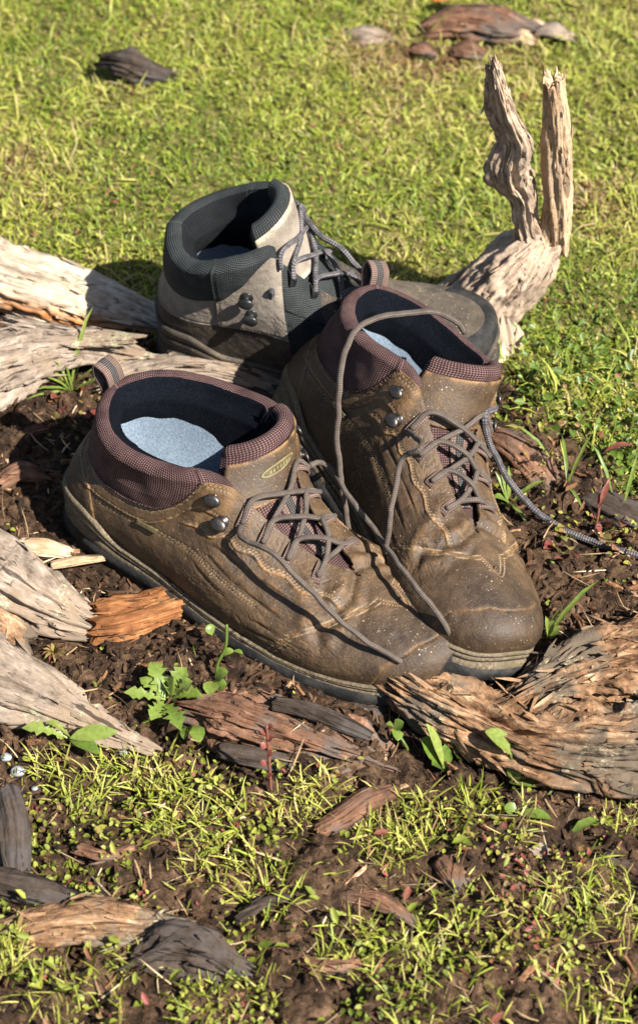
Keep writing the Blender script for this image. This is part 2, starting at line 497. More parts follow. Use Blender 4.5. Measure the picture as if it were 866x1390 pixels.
        tone += sstep(.75, .55, a) * sstep(.25, .35, a) * sstep(.15, .3, Kg) * .12
    else:
        # grey boot: suede panels over dark textile
        hp = [(.565*SU, .34*SV), (.575*SU, 1.02*SV)]
        eb = (Kg - .34) * SV; zb = sstep(.545, .55, a) * sstep(.76, .755, a)
        sew(eb - .003, zb); sew((.755 - a) * SU - .003, sstep(.34, .36, Kg))
        disp += zb * .0016 * step(eb)
        lo = [(.40*SU, .45*SV), (.55*SU, .36*SV), (.7*SU, .34*SV), (.85*SU, .36*SV), (1*SU, .4*SV)]
        d = seg_dist(U, V, lo); disp -= .0010*np.exp(-(d/.0010)**2)
        kes = .66; edge = (Kg - kes) * SV; zone = sstep(.215, .25, a) * sstep(.55, .54, a)
        disp += zone * .0012 * step(edge)
        d = seg_dist(U, V, [(.755*SU, .34*SV), (.76*SU, .72*SV)]); disp -= .001*np.exp(-(d/.0009)**2)
    q = np.stack([P[..., 0], P[..., 1], P[..., 2]], -1).reshape(-1, 3)
    disp += (.0006 * fbm(q * 24, 2, 11) + .0002 * fbm(q * 160, 2, 21)).reshape(a.shape) * (~incol)
    disp += (.0012 * fbm(q * 30, 2, 12)).reshape(a.shape) * incol
    tone += np.clip((.25 * fbm(q * 26, 3, 31)).reshape(a.shape), 0, .3)
    wr = fbm(np.stack([THg.ravel() * 26, Kg.ravel() * 30 + 3 * wob.ravel(), 0 * a.ravel()], -1), 3, 45).reshape(a.shape)
    wz = (sstep(.14, .22, a) * sstep(.66, .55, a) + .4 * sstep(.66, .8, a)) * sstep(.05, .2, Kg) * (~incol)
    disp -= .0005 * np.exp(-(wr / .07)**2) * wz; wear_highlight += .22 * np.exp(-((wr - .14) / .08)**2) * wz  # fine wrinkle edges get a painted highlight too
    S = P + Nn * disp[..., None]
    # --- rings over the rim and down inside
    pk = spec.get('roll', 1.)
    prof = [(.0012*pk, .0022), (.0042*pk, .0042), (.0080*pk, .0050), (.0120*pk, .0042), (.0150*pk, .0012), (.0168*pk, -.006)]
    ctr = np.stack([np.clip(P[:, -1, 0], .06, .085), 0 * th, P[:, -1, 2]], -1)
    inn = ctr - P[:, -1]; inn[:, 2] = 0; inn = unit(inn)
    top = S[:, -1]
    rings = [S[:, j] for j in range(NK)]
    for dd, hh in prof: rings.append(top + inn * (dd + spec['pad']*.1) + np.array([0, 0, hh]))
    n_rim = len(rings)
    zin = np.linspace(.93, .12, 26)
    for k in zin:
        Q = L.S(th, np.full(NTH, k)); cc = np.stack([np.clip(Q[:, 0], .055, .10), 0*th, Q[:, 2]], -1)
        v = cc - Q; v[:, 2] = 0
        fold = .0006 * np.cos(th * 25 * np.pi + 0 * k) * sstep(.95, .7, k)
        rings.append(Q + unit(v) * (.0185 * pk * (.42 + .58 * sstep(.30, .85, k)) + fold)[:, None])
    G = np.stack(rings, 1)                       # (NTH, NR, 3)
    w_ = sstep(.985, 1., np.abs(th))[:, None, None]; mid_ = (G[0] + G[-1]) / 2; mid_[:, 1] = 0 * mid_[:, 1] + (G[0, :, 1] + G[-1, :, 1]) / 2
    G[0] = G[-1] = mid_
    NR = G.shape[1]
    uv = np.zeros(G.shape[:2] + (2,)); 
    uv[..., 0] = THg[:, :1] * SU
    arc = np.cumsum(np.r_[np.zeros((1, NTH)), np.linalg.norm(np.diff(G, axis=1), axis=2).T], 0).T
    uv[..., 1] = arc
    pad1 = lambda x: np.concatenate([x, np.repeat(x[:, -1:], NR - NK, 1)], 1)
    at = {'tone': np.clip(pad1(tone), 0, 1).ravel(), 'wear_highlight': np.clip(pad1(wear_highlight), 0, 1.2).ravel(), 'stitch': pad1(stitch).ravel()}
    Vt = G.reshape(-1, 3); UVt = uv.reshape(-1, 2)
    Fc = grid_faces(NTH, NR)
    fi, fj = np.divmod(np.arange(len(Fc)), NR - 1)
    tc = (th[fi] + th[np.minimum(fi+1, NTH-1)]) / 2; ta = np.abs(tc)
    kf = np.where(fj < NK - 1, (fj + .5) / (NK - 1), 2.)
    kcf = np.interp(ta, np.linspace(0, 1, 400), kc)
    shaft = ta > .575
    reg = np.full(len(Fc), 'x', dtype=object)
    reg[fj < NK - 1] = 'upper'
    reg[(fj < NK - 1) & (ta > spec['ca']) & (kf > kcf)] = 'collar'
    reg[(fj >= NK - 1) & (fj < NK + 3) & shaft] = 'collar'
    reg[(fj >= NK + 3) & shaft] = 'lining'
    low = kf < 2
    if spec['kind'] == 'brown':
        hcx = np.interp(kf * SV, [0, .22*SV, .44*SV, .52*SV, .56*SV], [.80, .815, .85, .90, 1.0])
        reg[low & (reg == 'upper') & (ta > hcx) & (kf < .56)] = 'heel_counter'
        bx = np.interp(kf, [0, .30, .52, .58], [.15, .13, .07, 0])
        reg[low & (ta < bx) & (kf < .58)] = 'toe_bumper'
        tq = (tc + medial * .03) / .085
        reg[low & (kf < spec.get('tip', 0) * np.sqrt(np.clip(1 - tq**2, 0, 1)))] = 'toe_tip'
    else:
        reg[(reg == 'upper') & (ta > .55) & (ta < .76) & (kf > .34)] = 'hook_panel'
        reg[(reg == 'upper') & (ta >= .76) & (kf > .34)] = 'ankle_panel'
        reg[(reg == 'upper') & (ta > .42) & (ta <= .55) & (kf > .2)] = 'quarter_panel'
        reg[(reg == 'upper') & (ta < .17) & (kf < .55)] = 'toe_bumper'
    todo = []
    for r in sorted(set(reg) - {'x'}):
        if r.endswith('_panel') and r != 'ankle_panel': todo += [(r, (reg == r) & (tc > 0)), (r, (reg == r) & (tc < 0))]
        else: todo.append((r, reg == r))
    for r, mk_ in todo:
        u, f = subset(Vt, Fc, mk_)
        o = add_mesh(r, Vt[u], f[:, ::-1] if spec.get('flip') else f, M[r], root, UVt[u], {k: v[u] for k, v in at.items()})
        if r in ('upper', 'hook_panel', 'quarter_panel'):
            md = o.modifiers.new('thick', 'SOLIDIFY'); md.thickness = .0028; md.offset = -1
    # --- sole unit: midsole wall, outsole, lugs
    th2 = np.linspace(-1, 1, 361)
    F0 = L.S(th2, 0 * th2); out = L.outward(th2); out[np.abs(th2) > .995] = (-1, 0, 0)
    ab = np.abs(th2)
    rise = spec.get('heelrise', .016) * sstep(.74, .84, ab) + .003 + .006 * sstep(.12, .0, ab)
    rings = []
    zb = .018 + .008 * sstep(.16, .0, ab)
    for fz, od in ((1.0, .0002), (1.0, .0022), (.93, .0036), (.80, .0038), (.78, .0026), (.74, .0026), (.72, .0038), (.50, .0040), (.47, .0024), (.42, .0024), (.39, .0042), (.12, .0046), (.02, .0042), (0, .0030)):
        z = zb + (F0[:, 2] + rise - zb) * fz
        kz = np.clip((z - F0[:, 2]) / .045, 0, 1) * .33
        b = L.S(th2, kz); b[:, 2] = z
        rings.append(b + out * (od + .0012*(1-fz))[:, None] if not np.isscalar(od) else b + out * (od + .0012*(1-fz)))
    G = np.stack(rings, 1); uv = np.zeros(G.shape[:2] + (2,))
    G += (.0008 * fbm(G.reshape(-1, 3) * 60, 3, 5)).reshape(G.shape[:2])[..., None] * .45 * out[:, None]
    add_mesh('midsole', G.reshape(-1, 3), grid_faces(361, G.shape[1])[:, ::-1], M['midsole'], root)
    rings = []
    for zf, od in ((1.0, .0035), (1.0, .0065), (.6, .0072), (.05, .0058), (0, .001), (0, -.012)):
        b = F0 + out * od; b[:, 2] = (.0 + .016 * sstep(.2, .0, ab)) + (zb + .002 - .016 * sstep(.2, 0, ab)) * zf
        rings.append(b)
    cen = F0.copy(); cen[:, 1] = L.bend(cen[:, 0]); cen[:, 0] = np.clip(cen[:, 0], .03, .27); cen[:, 2] = rings[-1][:, 2]
    rings.append(cen)
    G = np.stack(rings, 1)
    osole = add_mesh('outsole', G.reshape(-1, 3), grid_faces(361, G.shape[1])[:, ::-1], M['rubber'], root)
    lugm = None
    for i, t0 in enumerate(np.linspace(-.97, .97, 34)):
        if abs(t0) < .05: continue
        c = L.S(np.array([t0]), np.array([0.]))[0]; ov = L.outward(np.array([t0]))[0]
        c = c + ov * .0012; c[2] = .0075 + .014 * float(sstep(.2, 0, abs(t0)))
        if lugm is None:
            bx = np.array([[x, y, z] for x in (-1, 1) for y in (-1, 1) for z in (-1, 1)], float)
            bx[:, 0] *= np.where(bx[:, 2] > 0, .0062, .0052); bx[:, 1] *= .0055; bx[:, 2] *= .0078
            f = np.array([[0,1,3,2],[4,6,7,5],[0,4,5,1],[2,3,7,6],[0,2,6,4],[1,5,7,3]])
            lg = add_mesh('lug', bx, f, M['rubber'], osole, smooth=False); lugm = lg.data
            bv = lg.modifiers.new('bevel', 'BEVEL'); bv.width = .0012; bv.segments = 2
        else:
            lg = bpy.data.objects.new('lug', lugm); COL.objects.link(lg); lg.parent = osole
            bv = lg.modifiers.new('bevel', 'BEVEL'); bv.width = .0012; bv.segments = 2
        lg.location = c; lg.rotation_euler = (0, 0, math.atan2(ov[1], ov[0]) + math.pi/2)
    # --- insole
    th3 = np.linspace(-1, 1, 121); F3 = L.S(th3, 0*th3)
    rr = np.linspace(1.0, 0.0, 16)
    ph = th3 * np.pi
    F3 = np.stack([.086 + .082 * np.sign(np.cos(ph)) * np.abs(np.cos(ph))**.85, -.041 * np.sign(np.sin(ph)) * np.abs(np.sin(ph))**.85, 0*ph], -1) * np.array([L.sx * .95, L.sy, 0])
    c3 = np.array([[.086 * L.sx, 0, 0]])
    G = np.stack([c3 + (F3 - c3) * r * np.array([.93, .88, 1]) for r in rr], 1)
    G[..., 2] = .042 + .020 * (rr**4)[None, :] + spec.get('insole_up', .024) * sstep(.15, .06, G[..., 0])
    G[..., 1] += L.lean(G[..., 2]) + .3 * L.lean(np.full(1, .14))
    add_mesh('insole', G.reshape(-1, 3), grid_faces(121, 16)[:, ::-1], M['insole'], root)
    # --- tongue
    tp = spec.get('tongue', [(.226, .079), (.205, .083), (.187, .091), (.170, .101), (.155, .113), (.143, .128), (.137, .139), (.1335, .149), (.131, .156)])
    nt, ns = 90, 49
    tc_ = path([(x, 0, z) for x, z in tp], nt); tl = np.linspace(0, 1, nt)
    tg = unit(np.gradient(tc_, axis=0)); nr = np.stack([-tg[:, 2], 0*tl, tg[:, 0]], -1); nr = nr * np.sign(nr[:, :1] * .7 + nr[:, 2:] * .7 + 1e-9)
    wid = np.interp(tl, [0, .15, .5, .75, .9, 1], np.array([.012, .021, .034, .041, .0415, .041]) * spec.get('twid', 1.))
    cur = np.interp(tl, [0, .5, .8, 1], [.25, .5, .85, 1.0])
    sh = spec.get('tongue_shift', (0, 0, 0))
    ss = np.linspace(-1, 1, ns)
    def tsurf(off, grow=0.):
        ang = ss[None] * 1.35 * cur[:, None]
        R = (wid / (1.35 * cur))[:, None]
        lat = np.sin(ang) * R; dep = (1 - np.cos(ang)) * R * spec.get('tdeep', 1.0)
        Q = tc_[:, None] + np.array([0, 1., 0]) * lat[..., None] - nr[:, None] * dep[..., None]
        nn = nr[:, None] * np.cos(ang)[..., None] + np.array([0, 1., 0]) * np.sin(ang)[..., None]
        Q = Q + nn * off[:, None, None]
        Q[..., 0] = L.xw(Q[..., 0])
        Q[..., 1] += L.bend(Q[..., 0]) + L.lean(Q[..., 2])
        Q = Q * np.array([L.sx, L.sy, L.sz])
        Q[..., 2] -= L.flat(Q[..., 0] / L.sx, Q[..., 2])
        Q = L.tw(Q)
        return Q + np.array(sh) * (tl**2)[:, None, None], nn
    thk = np.interp(tl, [0, .4, .75, 1], np.array([.0015, .0025, .0085, .0115]) * spec.get('tthk', 1.))
    outer, nn = tsurf(thk * .5); inner, _ = tsurf(-thk * .5)
    # end ring over the top edge
    endr = []
    for aa in np.linspace(0, np.pi, 9)[1:-1]:
        mid_ = (outer[-1] + inner[-1]) / 2; h = (outer[-1] - inner[-1]) / 2
        endr.append(mid_ + h * np.cos(aa) + tg[-1] * np.sin(aa) * thk[-1] * .55)
    edge = sstep(1, .86, np.abs(ss))[None, :, None]
    G = np.concatenate([outer, np.array(endr), inner[::-1]], 0)
    mid2 = np.concatenate([(outer + inner)/2, np.repeat(((outer[-1]+inner[-1])/2)[None], len(endr), 0), ((outer+inner)/2)[::-1]], 0)
    G = mid2 + (G - mid2) * (.25 + .75 * edge)
    nrow = G.shape[0]
    G += (.0009 * fbm(G.reshape(-1, 3) * 45, 3, 8)).reshape(nrow, ns)[..., None] * np.array([.6, 0, .6])
    arc = np.r_[0, np.cumsum(np.linalg.norm(np.diff(G[:, ns//2], axis=0), axis=1))]
    uv = np.stack(np.broadcast_arrays(arc[:, None], ss[None] * .036), -1).reshape(-1, 2)
    Fc = grid_faces(nrow, ns); row = np.arange(len(Fc)) // (ns - 1)
    r_in = nt + spec.get('t_roll', 6)
    pieces = {'tongue': row < r_in, 'tongue_lining': row >= r_in}
    if spec['kind'] == 'brown': flip = False
    for nme, mk in pieces.items():
        u, f = subset(G, Fc, mk)
        add_mesh(nme, G.reshape(-1, 3)[u], f, M[nme], root, uv[u], {'tone': np.zeros(len(u)), 'wear_highlight': np.zeros(len(u)), 'stitch': np.zeros(len(u))})
    # leather tab on the front of the tongue top
    i0, i1 = spec.get('tab', (58, 87))
    sub = np.arange(i0, i1)
    j = np.arange(3, ns - 3)
    base, nn2 = tsurf(thk * .5 + .0022)
    puf = .0012 * np.sin(np.linspace(0, np.pi, len(sub)))[:, None]
    Tb = base[np.ix_(sub, j)] + nn2[np.ix_(sub, j)] * puf[..., None]
    sj = ss[j]
    # rounded lower edge
    drop = (np.abs(sj)**3)[None] * .017 * np.linspace(1, 0, len(sub))[:, None]
    Tb = Tb + tg[sub][:, None] * drop[..., None]
    o = add_mesh('tongue_tab', Tb.reshape(-1, 3), grid_faces(len(sub), len(j)), M['tongue_tab'], root,
             np.zeros((len(sub)*len(j), 2)), {'stitch': np.zeros(len(sub)*len(j)), 'tone': np.full(len(sub)*len(j), .1), 'wear_highlight': (sstep(.8, 1, np.abs(np.linspace(-1, 1, len(sub))))[:, None] + 0*sj[None]).ravel()})
    md = o.modifiers.new('thick', 'SOLIDIFY'); md.thickness = .002; md.offset = -1
    if spec['kind'] == 'brown':
        ii = np.arange(14, 66); jj = np.abs(ss) < .2
        for nme, w0, oo, mk in (('tongue_strap', .21, .0022, M['webbing']), ('strap_stripe', .09, .0026, M['webbing_dark'])):
            jj = np.where(np.abs(ss) < w0)[0]
            bs, _ = tsurf(thk * .5 + oo)
            Q = bs[np.ix_(ii, jj)]; uvq = np.stack(np.broadcast_arrays((ii * .0012)[:, None], (ss[jj] * .03)[None]), -1).reshape(-1, 2)
            o = add_mesh(nme, Q.reshape(-1, 3), grid_faces(len(ii), len(jj)), mk, root, uvq)
            md = o.modifiers.new('thick', 'SOLIDIFY'); md.thickness = .0012; md.offset = -1
    if spec.get('badge'):
        def patch(nme, t0, s0, wt, ws, off, mat, rows=7, cols=25):
            # small oval plate following the tongue, built on the surface grid
            bs, n_ = tsurf(thk * .5 + off)
            A_, B_ = np.meshgrid(np.linspace(0, 1, rows), np.linspace(0, 2*np.pi, cols), indexing='ij')
            fi_ = np.clip((t0 + A_*np.sin(B_)*wt) * (nt-1), 0, nt-1.001); fj_ = np.clip((s0 + A_*np.cos(B_)*ws + 1)/2 * (ns-1), 0, ns-1.001)
            i_, j_ = fi_.astype(int), fj_.astype(int); u_, v_ = (fi_-i_)[..., None], (fj_-j_)[..., None]
            Q = bs[i_, j_]*(1-u_)*(1-v_) + bs[i_+1, j_]*u_*(1-v_) + bs[i_, j_+1]*(1-u_)*v_ + bs[i_+1, j_+1]*u_*v_
            return add_mesh(nme, Q.reshape(-1, 3), grid_faces(rows, cols), mat, root)
        bdg = patch('badge', .85, -.10, .040, .30, .0042, M['badge'])
        patch('badge_field', .85, -.10, .026, .26, .0047, M['badge_in'])
        for q in range(7):
            patch('badge_mark', .85, -.27 + q*.057, .015, .016, .0051, M['badge'], 3, 9)
    return L, dict(tc=tc_, nr=nr, wid=wid, tsurf=tsurf, thk=thk, tg=tg)

def frame_at(L, th, k):
    P = L.A(th, k); n = L.SN(np.array([th]), np.array([k]))[0]
    up = L.A(th, min(k + .02, 1)) - L.A(th, max(k - .02, 0)); up = unit(up - n * (up @ n))
    return P, n, up, np.cross(up, n)

def hook(root, L, th, k, mat):
    """open lace hook: round base plate, stem and a mushroom head bent over"""
    P, n, up, rt = frame_at(L, th, k)
    sgn = 1 if th > 0 else -1
    # ring profile revolved round n
    hs = .82
    prof = [(0, .0005), (.0062, .0005), (.0066, .0016), (.0050, .0026), (.0026, .0034), (.0024, .0052), (.0040, .0060), (.0066, .0066), (.0072, .0078), (.0060, .0092), (.0030, .0099), (0, .0101)]
    seg = 20; V = []
    down = unit(-up * .55)
    for r, h in prof:
        r, h = r * hs, h * .9
        for q in range(seg):
            aa = 2*np.pi*q/seg
            x, y = r*math.cos(aa)*1.0, r*math.sin(aa)
            if h > .0055: x *= 1.12; y *= .80
            lean = (h > .003) * (h - .003) * .55
            V.append(P + rt * x + up * (y - lean) + n * h)
    f = grid_faces(len(prof), seg, True)
    o = add_mesh('hook', V, f, mat, root)
    return P + n * .005, n, up, rt

def loop(root, L, th, k0, k1, mat, w=.0042, lift=.0035):
    """webbing loop lying on the flap, folded over a lace"""
    kq = np.linspace(k0, k1, 14)
    P = []; N = []
    for i, k in enumerate(kq):
        P.append(L.A(th + .02*(k-k0), min(k, 1.), .0015 + lift * math.sin(math.pi * i / 13)**.6)); N.append(L.SN(np.array([th]), np.array([min(k, 1.)]))[0])
    P = np.array(P); N = np.array(N); t = unit(np.gradient(P, axis=0)); s = unit(np.cross(t, N))
    V = np.concatenate([P - s*w, P + s*w, P + s*w - N*.0014, P - s*w - N*.0014]).reshape(4, 14, 3).transpose(1, 0, 2)
    uv = np.stack(np.broadcast_arrays(np.linspace(0, .02, 14)[:, None], np.array([0, 2*w, 2*w, 0])[None]), -1).reshape(-1, 2)
    return add_mesh('lace_loop', V.reshape(-1, 3), grid_faces(14, 4, True), mat, root, uv, smooth=False)

def pull_tab(root, L, M, h=.022, w=.0085):
    """webbing loop standing up behind the collar"""
    b = L.A(1.0, .97)
    pts = path([b + (-.004, 0, -.012), b + (-.007, 0, .004), b + (-.013, 0, h*.6), b + (-.012, 0, h), b + (-.003, 0, h*.9), b + (.003, 0, .004), b + (.004, 0, -.004)], 40)
    t = unit(np.gradient(pts, axis=0)); s = np.array([0, 1., 0]); n = np.cross(t, s)
    def strip(nm, w0, w1, off, mat):
        V = np.stack([pts + s*w0 + n*off, pts + s*w1 + n*off, pts + s*w1 - n*off, pts + s*w0 - n*off], 1)
        uv = np.stack(np.broadcast_arrays(np.linspace(0, .08, 40)[:, None], np.array([w0, w1, w1, w0])[None]), -1).reshape(-1, 2)
        return add_mesh(nm, V.reshape(-1, 3), grid_faces(40, 4, True), mat, root, uv, smooth=False)
    strip('pull_tab', -w, w, .0008, M['webbing'])
    o = strip('pull_tab_stripe', -w*.35, w*.35, .00115, M['webbing_dark'])

def lacing(root, L, tk, ths, k, mat, rad, top=True, kin=1.0):
    """criss-cross rows between the loops over the tongue"""
    rows = []
    for t in ths:
        rows.append((L.A(t, k, .0045), L.A(-t, k, .0045), L.A(t, kin, .004), L.A(-t, kin, .004)))
    for i in range(len(rows) - 1):
        for s in (0, 1):
            a = rows[i][s]; b = rows[i+1][1-s]; ai = rows[i][2+s]; bi = rows[i+1][3-s]
            mid = (ai + bi) / 2 + np.array([.003, RNG.uniform(-.002, .002), .0045 + .0028*s + RNG.uniform(-.0012, .0012)])
            tube('lace', [a + (bi - a) * -.03, ai + (0, 0, .001), mid, bi + (0, 0, .002), b], rad, mat, root, 34, 8)
    a, b, ai, bi = rows[0]
    tube('lace', [a, ai, (ai + bi)/2 + np.array([.003, 0, .004]), bi, b], rad, mat, root, 24, 8)
    return rows

def place(root, loc, yaw, roll, pit):
    root.matrix_world = Matrix.Translation(loc) @ Matrix.Rotation(math.radians(yaw), 4, 'Z') @ Matrix.Rotation(math.radians(pit), 4, 'Y') @ Matrix.Rotation(math.radians(roll), 4, 'X')
    return np.array(root.matrix_world.inverted())

def to_local(inv, p):
    return (inv @ np.r_[np.asarray(p, float), 1])[:3]

KC_BROWN = ([0, .60, .615, .645, .665, .69, .73, .80, .88, .94, 1], [1.0, 1.0, 1.0, .97, .80, .66, .60, .58, .60, .64, .68])
BROWN = dict(kind='brown', tongue_shift=(.007, .011, .001), kc=KC_BROWN, ca=.60, pad=.0050)
MAT['badge_in'] = m_rubber('badge_field', (.05, .038, .018), (.10, .078, .036), .5)
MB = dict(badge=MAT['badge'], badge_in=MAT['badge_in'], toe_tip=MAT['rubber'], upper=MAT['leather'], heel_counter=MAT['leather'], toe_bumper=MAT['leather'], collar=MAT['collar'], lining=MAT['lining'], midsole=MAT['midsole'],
          rubber=MAT['rubber'], insole=MAT['insole'], tongue=MAT['collar'], tongue_lining=MAT['lining'], tongue_tab=MAT['leather'], webbing=MAT['webbing'], webbing_dark=MAT['webbing_dark'])

def brown_boot(label, medial, loc, yaw, roll, pit, spec):
    root = empty('hiking_boot', (0, 0, 0), label, 'boot', 'worn hiking boots standing on the ground')
    inv = place(root, loc, yaw, roll, pit)
    L, tk = build_boot(root, medial, spec, MB)
    for s in (1, -1):
        for (t, k) in ((.618, .91), (.575, .77)): hook(root, L, s*t, k, MAT['metal'])
        for t in (.30, .37, .44, .51): loop(root, L, s*t, .80, 1.0, MAT['webbing'], .0034)
    pull_tab(root, L, MB)
    # small rubber tag sewn to the quarter on the wearer's right
    tq, kq = np.meshgrid(np.linspace(.672, .722, 9), np.linspace(.395, .44, 5), indexing='ij')
    V = L.S(tq, kq) + L.SN(tq, kq) * .0026
    o = add_mesh('side_tag', V.reshape(-1, 3), grid_faces(9, 5), MAT['badge_in'], root)
    md = o.modifiers.new('thick', 'SOLIDIFY'); md.thickness = .002; md.offset = -1
    lacing(root, L, tk, (.30, .37, .44, .51), .86, MAT['lace'], .0021)
    # webbing strip down the tongue
    return root, L, tk, inv

bootL = brown_boot('brown leather hiking boot in front, seen from its side with blue insole and loose lace', 1, (-.175, .006, -.004), -36.5, -2, 0, dict(BROWN, roll=1.0, tip=.40, badge=True, sx=1.055, sy=1.06, sz=.82, lean=.03))
bootR = brown_boot('brown leather hiking boot behind, toe towards the viewer, leaning over to one side', -1, (-.0205, .1033, .0), -62, -23, 0, dict(BROWN, insole_up=.048, twist=-4, roll=.92, sx=1.04, sy=.99, sz=.98, lean=.018))

MAT['suede'] = m_leather('suede_grey', (.105, .083, .062), (.18, .148, .115), (.26, .222, .175), .85, (.45, .4, .33), .35)
MAT['nubuck_dark'] = m_leather('leather_dark', (.012, .009, .007), (.035, .026, .018), (.085, .064, .042), .7, (.26, .21, .15), .8)
MAT['grey_mesh'] = m_weave('collar_grey_green', (.011, .0125, .0125), (.075, .082, .080), .0038)
MAT['grey_lining'] = m_weave('lining_black', (.003, .0035, .004), (.024, .026, .028), .0042)
MAT['black_plastic'] = m_rubber('hook_black', (.008, .008, .008), (.02, .02, .02), .35, .0002)
MG = dict(MB, upper=MAT['nubuck_dark'], toe_bumper=MAT['rubber'], hook_panel=MAT['suede'], ankle_panel=MAT['suede'], quarter_panel=MAT['grey_mesh'], collar=MAT['grey_mesh'],
          lining=MAT['grey_lining'], tongue=MAT['grey_mesh'], tongue_lining=MAT['grey_mesh'], tongue_tab=MAT['suede'], midsole=MAT['nubuck_dark'])
GREY = dict(kind='grey', kc=([0, .60, .615, .645, .67, .70, .73, .80, .88, .94, 1], [1.0, 1.0, .98, .92, .84, .78, .72, .70, .70, .70, .70]), ca=.60, pad=.0055,
            sx=.86, sy=.97, sz=1.07, tzback=.012, tthk=1.5, tongue_shift=(.0, .004, .003), tab=(50, 90), xwarp=.17, twist=-6, roll=1.1, flat=.20, twid=1.0, lean=-.0, insole_up=.045)
bootG = empty('hiking_boot', (0, 0, 0), 'grey and black hiking boot standing behind the two brown ones, black hooks and speckled laces', 'boot', 'worn hiking boots standing on the ground')
invG = place(bootG, (-.121, .194, .0), -9, 4, 0)
LG, tkG = build_boot(bootG, 1, GREY, MG)
for s in (1, -1):
    for (t, k) in ((.665, .72), (.655, .55)): hook(bootG, LG, s*t, k, MAT['black_plastic'])
    for t in (.30, .37, .44, .51): loop(bootG, LG, s*t, .88, 1.0, MAT['black_plastic'], .003)
lacing(bootG, LG, tkG, (.30, .37, .44, .51, .57), .95, MAT['lace_dark'], .0021)


# ------------------------------------------------------------------ ground
LAWN = np.array([(-400, 330), (0, 400), (150, 415), (230, 470), (400, 505), (560, 525), (670, 545), (760, 615), (866, 690), (1300, 900)], float)
FORE = np.array([(-400, 1080), (60, 1010), (200, 1000), (350, 1040), (430, 1070), (560, 1080), (700, 1075), (800, 1100), (1300, 1040)], float)
def masks(x, y):
    """lawn and foreground-green masks in 0..1 at ground positions"""
    P = np.stack([x, y, 0 * x], -1)
    px, py = wpx(P)
    n = fbm(P * 14, 3, 41) * 26 + fbm(P * 60, 2, 47) * 12
    lawn = sstep(28, -28, py + n - np.interp(px, LAWN[:, 0], LAWN[:, 1]))
    lawn = np.where(y > 1.0, 1, lawn)
    fore = sstep(-25, 35, py + n - np.interp(px, FORE[:, 0], FORE[:, 1]))
    return lawn, fore

FEET = [(bootL[0], .31, .050), (bootR[0], .31, .050), (bootG, .26, .045)]
def gz(x, y):
    P = np.stack([x, y, 0 * x], -1)
    lawn, fore = masks(x, y)
    rough = .0085 * fbm(P * 16, 3, 51) + .0048 * fbm(P * 62, 3, 53) + .0028 * fbm(P * 170, 2, 57)
    soft = .010 * fbm(P * 7, 2, 61) + .004 * fbm(P * 40, 2, 63)
    z = rough * (1 - lawn) + soft * lawn + .006 * fbm(P * 3, 2, 67)
    z += .010 * np.exp(-((x - .05)**2 + (y - .02)**2) / .10)
    foot = np.zeros_like(x)
    for root, ln, w in FEET:
        inv = np.array(root.matrix_world.inverted())
        lx = inv[0, 0]*x + inv[0, 1]*y + inv[0, 3]; ly = inv[1, 0]*x + inv[1, 1]*y + inv[1, 3]
        d = np.hypot(np.maximum(np.abs(lx - ln/2) - ln/2 + w, 0), ly) - w
        foot = np.maximum(foot, sstep(.022, -.006, d))
    return z * (1 - foot) + foot * np.minimum(z, .0035 + .15 * rough)

def axis(lo, hi, h, far):
    a = list(np.arange(lo, hi + h/2, h)); step = h
    l, rr = [], []; x = lo; y = hi
    while x > -far:
        step *= 1.35; x -= step; y += step; l.append(x); rr.append(y)
    return np.array(l[::-1] + a + rr)

def m_ground():
    t = NT('soil_and_thatch'); c = t.coord()
    n1 = t.noise(c, 30, 6, .65); n2 = t.noise(c, 140, 5, .7); n3 = t.noise(c, 600, 3, .7)
    soil = t.ramp(t.math('ADD', t.math('MULTIPLY', n1, .5), t.math('MULTIPLY', n2, .5)), [(.36, (.008, .0047, .0028)), (.46, (.030, .017, .0095)), (.55, (.078, .045, .025)), (.66, (.18, .11, .062))])
    gr = t.rng(t.n('TexVoronoi', {'Vector': c, 'Scale': 160.0}).outputs['Distance'], .10, .05)
    soil = t.mix(t.math('MULTIPLY', gr, t.rng(n1, .48, .6)), soil, (.17, .095, .05))
    thatch = t.ramp(n2, [(.32, (.022, .021, .006)), (.5, (.085, .08, .02)), (.66, (.21, .165, .065))])
    col = t.mix(t.attr('lawn'), soil, thatch)
    nm = t.bump(n3, .0012, .8, t.bump(n2, .004, .9))
    return t.principled(col, t.rng(n2, .3, .7, .95, .6), nm, Specular_IOR_Level=.12)

gxs, gys = axis(-.62, .62, .0031, 14), axis(-.64, 1.02, .0034, 14)
GX, GY = np.meshgrid(gxs, gys, indexing='ij')
gx, gy = GX.ravel(), GY.ravel()
gzv = gz(gx, gy) * (np.abs(gx) < 2) * (np.abs(gy) < 3)
lw, fr = masks(gx, gy)
ground = add_mesh('ground', np.stack([gx, gy, gzv], -1), grid_faces(len(gxs), len(gys)), m_ground(), None, attrs={'lawn': lw, 'fore': fr})
tag(ground, kind='structure')

def gpt(px, py, dz=0.0):
    p = ground_pt(px, py, 0)
    for _ in range(3):
        z = float(gz(np.array([p[0]]), np.array([p[1]]))[0]) + dz
        p = ground_pt(px, py, z)
    return p

